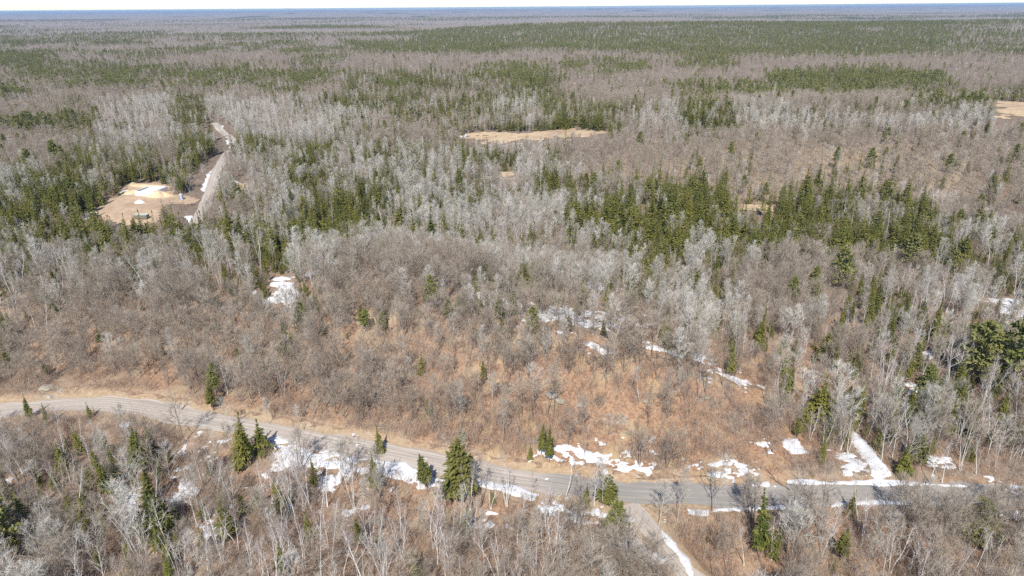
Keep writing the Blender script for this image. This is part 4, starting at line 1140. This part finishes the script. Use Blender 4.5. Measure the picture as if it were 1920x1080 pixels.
NAMES = {'maple': ('hardwood_tree', 'bare tree', 'grey brown bare hardwood', 'bare hardwoods standing in the woods'), 'aspen': ('aspen_tree', 'aspen', 'pale grey aspen', 'leafless aspens standing in the woods'), 'birch': ('birch_tree', 'birch', 'white birch', 'white birches standing in the woods'),
         'spruce': ('spruce_tree', 'spruce', 'green spruce', 'spruces standing among the bare trees'), 'cedar': ('cedar_tree', 'cedar', 'olive cedar', 'cedars standing among the bare trees'), 'pine': ('pine_tree', 'pine', 'green pine', 'pines standing among the bare trees'), 'sapling': ('bare_sapling', 'sapling', 'thin bare sapling', 'saplings growing on the slopes')}
LM = np.array([(a, b) for a, b, _ in LANDMARKS], float)
med = {k: np.median([t[10] for t in indiv if t[0] == k]) for k in KINDS}
bins = {}
for ti, t in enumerate(indiv):
    kind, x, y, z, rot, s, fi, hand, uu, vv, ht = t
    d2 = (LM[:, 0] - uu) ** 2 + ((LM[:, 1] - vv) * 1.6) ** 2
    li = int(np.argmin(d2))
    dx, dy = uu - LM[li, 0], (vv - LM[li, 1]) * 1.6
    dr = ('right of' if dx > 0 else 'left of') if abs(dx) > abs(dy) else ('below' if dy > 0 else 'above')
    size = 'tall' if ht > med[kind] * 1.15 else ('short' if ht < med[kind] * 0.85 else 'mid-sized')
    adj = FORMS[kind][int(fi)]['adj']
    if adj in ('tall', 'young', 'small', 'tall narrow', 'squat'):
        adj = {'tall': 'straight', 'young': 'neat', 'small': 'compact', 'tall narrow': 'narrow', 'squat': 'dense'}[adj]
    bins.setdefault((kind, size, adj, li, dr), []).append((float(d2[li]), ti))
LABEL = {}
for (kind, size, adj, li, dr), L in bins.items():
    L.sort()
    for n_, (_, ti) in enumerate(L):
        base = '%s %s %s %s %s' % (size, adj, NAMES[kind][2], dr, LANDMARKS[li][2])
        if len(base.split()) > 13:
            base = base.replace('grey brown ', '').replace('pale grey ', 'pale ')
        LABEL[ti] = base if len(L) == 1 else base + (', the nearest one' if n_ == 0 else ', %s one out' % ORD[min(n_, 19)])
for ti, t in enumerate(indiv):
    kind, x, y, z, rot, s, fi, hand, uu, vv, ht = t
    nm, cat, _, grp = NAMES[kind]
    f = FORMS[kind][int(fi)]
    e = bpy.data.objects.new(nm, None); COL.objects.link(e)
    e.empty_display_size = 0.5
    e.location = (x, y, z)
    g = np.random.default_rng(ti)
    e.rotation_euler = (g.normal(0, 0.055), g.normal(0, 0.055), rot)
    k = s * g.uniform(0.9, 1.12)
    if hand and kind in ('spruce', 'pine'):
        k = s * (1.35 if int(fi) == 2 and kind == 'spruce' else (1.2 if kind == 'pine' else 0.98))
    if hand and kind == 'cedar' and int(fi) == 0:
        k = s * 1.3
    e.scale = (k, k, s)
    tag(e, LABEL[ti], cat, grp)
    link('trunk', f['trunk'], e); link('crown', f['crown'], e)

# ------------------------------------------------------------------ the building site, boulders, logs
def box(V, Q, c, s, rot=0.0, taper=1.0):
    i = len(V)
    ca, sa = math.cos(rot), math.sin(rot)
    for zz in (-1, 1):
        k = taper if zz > 0 else 1
        for xx, yy in ((-1, -1), (1, -1), (1, 1), (-1, 1)):
            px, py = xx * s[0] / 2 * k, yy * s[1] / 2 * k
            V.append((c[0] + px * ca - py * sa, c[1] + px * sa + py * ca, c[2] + zz * s[2] / 2))
    Q += [(i + 3, i + 2, i + 1, i), (i + 4, i + 5, i + 6, i + 7), (i, i + 1, i + 5, i + 4), (i + 1, i + 2, i + 6, i + 5), (i + 2, i + 3, i + 7, i + 6), (i + 3, i, i + 4, i + 7)]

def part(name, boxes, mat, parent):
    V, Q = [], []
    for b in boxes:
        box(V, Q, *b)
    me = mesh_np(name, np.array(V), [np.array(Q)], [MAT[mat]])
    o = link(name, me, parent)
    bv = o.modifiers.new('bevel', 'BEVEL'); bv.width = 0.03; bv.segments = 1
    return o

def root(name, u, v, label, cat, rz=0.0, lift=0.3, group=None):
    x, y = to_ground(u, v)
    e = bpy.data.objects.new(name, None); COL.objects.link(e)
    e.location = (x, y, float(height(np.array([x]), np.array([y]))[0]) + lift); e.rotation_euler = (0, 0, rz)
    return tag(e, label, cat, group)

f = root('house_foundation', 285, 363, 'white concrete house foundation with open basement in the sandy clearing', 'foundation', rz=-0.18, lift=0.1)
part('wall', [((0, -4.4, 1.0), (9.0, 0.35, 2.0)), ((0, 4.4, 1.0), (9.0, 0.35, 2.0)), ((-4.33, 0, 1.0), (0.34, 8.45, 2.0)), ((4.33, 0, 1.0), (0.34, 8.45, 2.0))], 'concrete', f)
part('slab', [((1.4, 0, 2.08), (6.0, 9.0, 0.16))], 'concrete', f)
part('floor_slab', [((-2.8, 0, 0.35), (2.4, 8.3, 0.1))], 'foam', f)
part('window', [((-2.2, -4.6, 1.15), (1.5, 0.06, 0.7))], 'foam', f)
part('window', [((-4.53, 1.0, 1.15), (0.06, 1.5, 0.7))], 'foam', f)

def mound(name, u, v, rx, ry, hz, mat, label, cat, seed, rz=0.0, lumps=0.35, sub=26):
    x, y = to_ground(u, v); g = np.random.default_rng(seed)
    a = np.linspace(-1.15, 1.15, sub)
    X, Y = np.meshgrid(a, a)
    r = np.sqrt(X ** 2 + Y ** 2) + lumps * 0.6 * (fbm(X * 2 + seed, Y * 2, seed, 3) - .5)
    Zm = hz * (np.clip(1 - r, -0.25, 1) ** 1.0) * (0.8 + lumps * fbm(X * 4, Y * 4 + seed, seed + 3, 3))
    ca, sa = math.cos(rz), math.sin(rz)
    WX, WY = X * rx * ca - Y * ry * sa, X * rx * sa + Y * ry * ca
    z0 = float(height(np.array([x]), np.array([y]))[0])
    Zw = height(WX + x, WY + y) - z0 + Zm
    i = np.arange(sub * sub).reshape(sub, sub)
    Q = np.stack([i[:-1, :-1], i[:-1, 1:], i[1:, 1:], i[1:, :-1]], -1).reshape(-1, 4)
    Q = Q[(r.ravel()[Q] < 1.12).any(1)]
    o = link(name, mesh_np(name, np.stack([WX, WY, Zw], -1).reshape(-1, 3), [Q], [MAT[mat]], smooth_=True), loc=(x, y, z0))
    return tag(o, label, cat)

mound('sand_mound', 300, 368, 6.5, 3.2, 3.0, 'sand', 'yellow sand mound heaped against the front of the white foundation', 'sand mound', 3)
mound('sand_mound', 252, 362, 6.0, 4.0, 1.6, 'sand', 'low yellow sand mound left of the white foundation', 'sand mound', 4)
mound('sand_mound', 275, 350, 11.0, 4.0, 1.0, 'sand', 'flat sandy bank behind the white foundation', 'sand mound', 6)
mound('snow_pile', 262, 381, 2.6, 1.9, 1.6, 'snow', 'small white snow pile in the middle of the dirt yard', 'snow pile', 5)

t = root('portable_toilet', 341, 375, 'blue portable toilet standing beside the yard entrance', 'portable toilet', rz=0.3, lift=0.2)
part('body', [((0, 0, 1.1), (1.25, 1.25, 2.1))], 'blue_plastic', t)
part('base', [((0, 0, 0.04), (1.35, 1.35, 0.18))], 'white_plastic', t)
part('roof', [((0, 0, 2.26), (1.32, 1.32, 0.22), 0.0, 0.8)], 'white_plastic', t)
d = part('door', [((0, -0.645, 1.15), (0.85, 0.05, 1.8))], 'foam', t)
part('handle', [((0.3, -0.69, 1.1), (0.06, 0.05, 0.2))], 'blue_plastic', d)

t = root('dump_container', 266, 411, 'low grey green dump container at the front edge of the dirt yard', 'container', rz=-0.04, lift=0.2)
part('body', [((0, 0, 0.95), (5.2, 2.2, 1.5))], 'green_paint', t)
part('top_rim', [((0, -1.05, 1.74), (5.4, 0.2, 0.12)), ((0, 1.05, 1.74), (5.4, 0.2, 0.12)), ((-2.62, 0, 1.742), (0.2, 1.9, 0.12)), ((2.62, 0, 1.742), (0.2, 1.9, 0.12))], 'pale_paint', t)
part('cover', [((0, 0, 1.66), (5.0, 1.9, 0.1))], 'pale_paint', t)
for xx in (-2.1, -1.05, 0.0, 1.05, 2.1):
    part('rib', [((xx, -1.13, 0.95), (0.12, 0.08, 1.4))], 'green_paint', t)

def boulder(u, v, s, label, seed, flat=0.6):
    x, y = to_ground(u, v); g = np.random.default_rng(seed)
    import bmesh
    bm = bmesh.new(); bmesh.ops.create_icosphere(bm, subdivisions=3, radius=1.0)
    pl = [unit(g.normal(0, 1, 3)) for _ in range(9)]; off = g.uniform(0.62, 0.95, 9)
    for vt in bm.verts:
        p = np.array(vt.co)
        for n_, o_ in zip(pl, off):
            k = p @ n_ - o_
            if k > 0: p = p - n_ * k * 0.9
        p *= 1 + 0.10 * math.sin(p[0] * 5 + seed) * math.sin(p[1] * 4 + seed) 
        vt.co = p * np.array([s * 1.25, s, s * flat])
    me = bpy.data.meshes.new('boulder'); bm.to_mesh(me); bm.free()
    me.materials.append(MAT['rock'])
    o = link('boulder', me, loc=(x, y, float(height(np.array([x]), np.array([y]))[0]) + s * flat * 0.25))
    o.rotation_euler = (0, 0, g.uniform(0, 6.28))
    return tag(o, label, 'boulder', 'boulders on the slope')
for k, (u, v, s, lab) in enumerate([(1035, 742, 1.3, 'grey boulder high on the rust slope below the bedrock knoll'), (1050, 752, 1.0, 'smaller grey boulder just right of the high slope boulder'), (1088, 760, 0.7, 'small grey boulder on the rust slope right of the pair'), (960, 730, 0.8, 'grey boulder on the brown slope left of the high pair'), (1325, 745, 0.8, 'small boulder under the leafless thicket on the right slope'),
                                  (88, 728, 1.3, 'grey boulder on the cut bank above the far left bend'), (95, 745, 0.8, 'small boulder below the one above the far left bend'), (700, 590, 0.7, 'low pale rock in the clearing on the ridge crest'), (975, 640, 0.8, 'low pale rock at left of the bedrock knoll'), (1030, 644, 0.7, 'low pale rock at right of the bedrock knoll'), (1210, 752, 0.7, 'small mossy rock in the middle of the rust slope')]):
    boulder(u, v, s, lab, 40 + k, 0.45 if v > 700 else 0.28)

def fallen(u0, v0, u1, v1, r, label, seed, mat='aspen_bark', cat='fallen log'):
    a = np.array(to_ground(u0, v0)); b = np.array(to_ground(u1, v1)); g = np.random.default_rng(seed)
    n = 7; P = []
    for i in range(n + 1):
        q = a + (b - a) * i / n + g.normal(0, 0.08, 2)
        P.append((q[0], q[1], float(height(np.array([q[0]]), np.array([q[1]]))[0]) + r * 0.9 + 0.1))
    P = np.array(P) - np.array([a[0], a[1], 0])
    S = [(*P[i], *P[i + 1], r * (1 - 0.09 * i), r * (1 - 0.09 * (i + 1))) for i in range(n)]
    for j in range(9):
        i = int(g.integers(3, n)); q = P[i] + (P[i + 1] - P[i]) * g.uniform()
        d = unit(np.array([*(b - a), 0]) / np.linalg.norm(b - a) + g.normal(0, .6, 3)); d[2] = abs(d[2])
        S.append((*q, *(q + d * g.uniform(.6, 1.8)), r * 0.3, r * 0.08))
    v, q = seg_tubes(np.array(S), 6)
    o = link('fallen_log', mesh_np('fallen_log', v, [q], [MAT[mat]], smooth_=True), loc=(a[0], a[1], 0))
    return tag(o, label, cat, 'fallen logs on the forest floor')
fallen(1358, 738, 1400, 790, 0.16, 'dark curved fallen log under the thicket on the right slope', 1, 'conifer_bark')
fallen(810, 925, 825, 938, 0.16, 'short pale fallen log below the broad roadside spruce', 2)
fallen(340, 768, 356, 752, 0.12, 'leaning dead pole on the bank above the gravel road', 3)
fallen(1480, 920, 1440, 885, 0.12, 'thin dark pole fallen down the bank beside the dark road', 4, 'conifer_bark')
fallen(1350, 985, 1380, 1010, 0.1, 'thin grey pole on the dark slope right of the side road', 5)

# ------------------------------------------------------------------ haze
def haze():
    V, Q = [], []
    box(V, Q, (0, 16700, -10.0), (90000, 36000, 184.0))
    me = mesh_np('haze', np.array(V), [np.array(Q)], [])
    m, nt, out = new_mat('haze')
    pv = nt.nodes.new('ShaderNodeVolumePrincipled')
    pv.inputs['Color'].default_value = (0.45, 0.67, 1.0, 1)
    pv.inputs['Density'].default_value = HAZE
    pv.inputs['Anisotropy'].default_value = 0.0
    nt.links.new(pv.outputs[0], out.inputs['Volume'])
    m.volume_intersection_method if hasattr(m, 'volume_intersection_method') else None
    me.materials.append(m)
    o = link('haze', me)
    return tag(o, 'thin blue haze over the far plain', 'haze', kind='stuff')
HAZE = 0.00006
USE_HAZE = True
if USE_HAZE:
    haze()
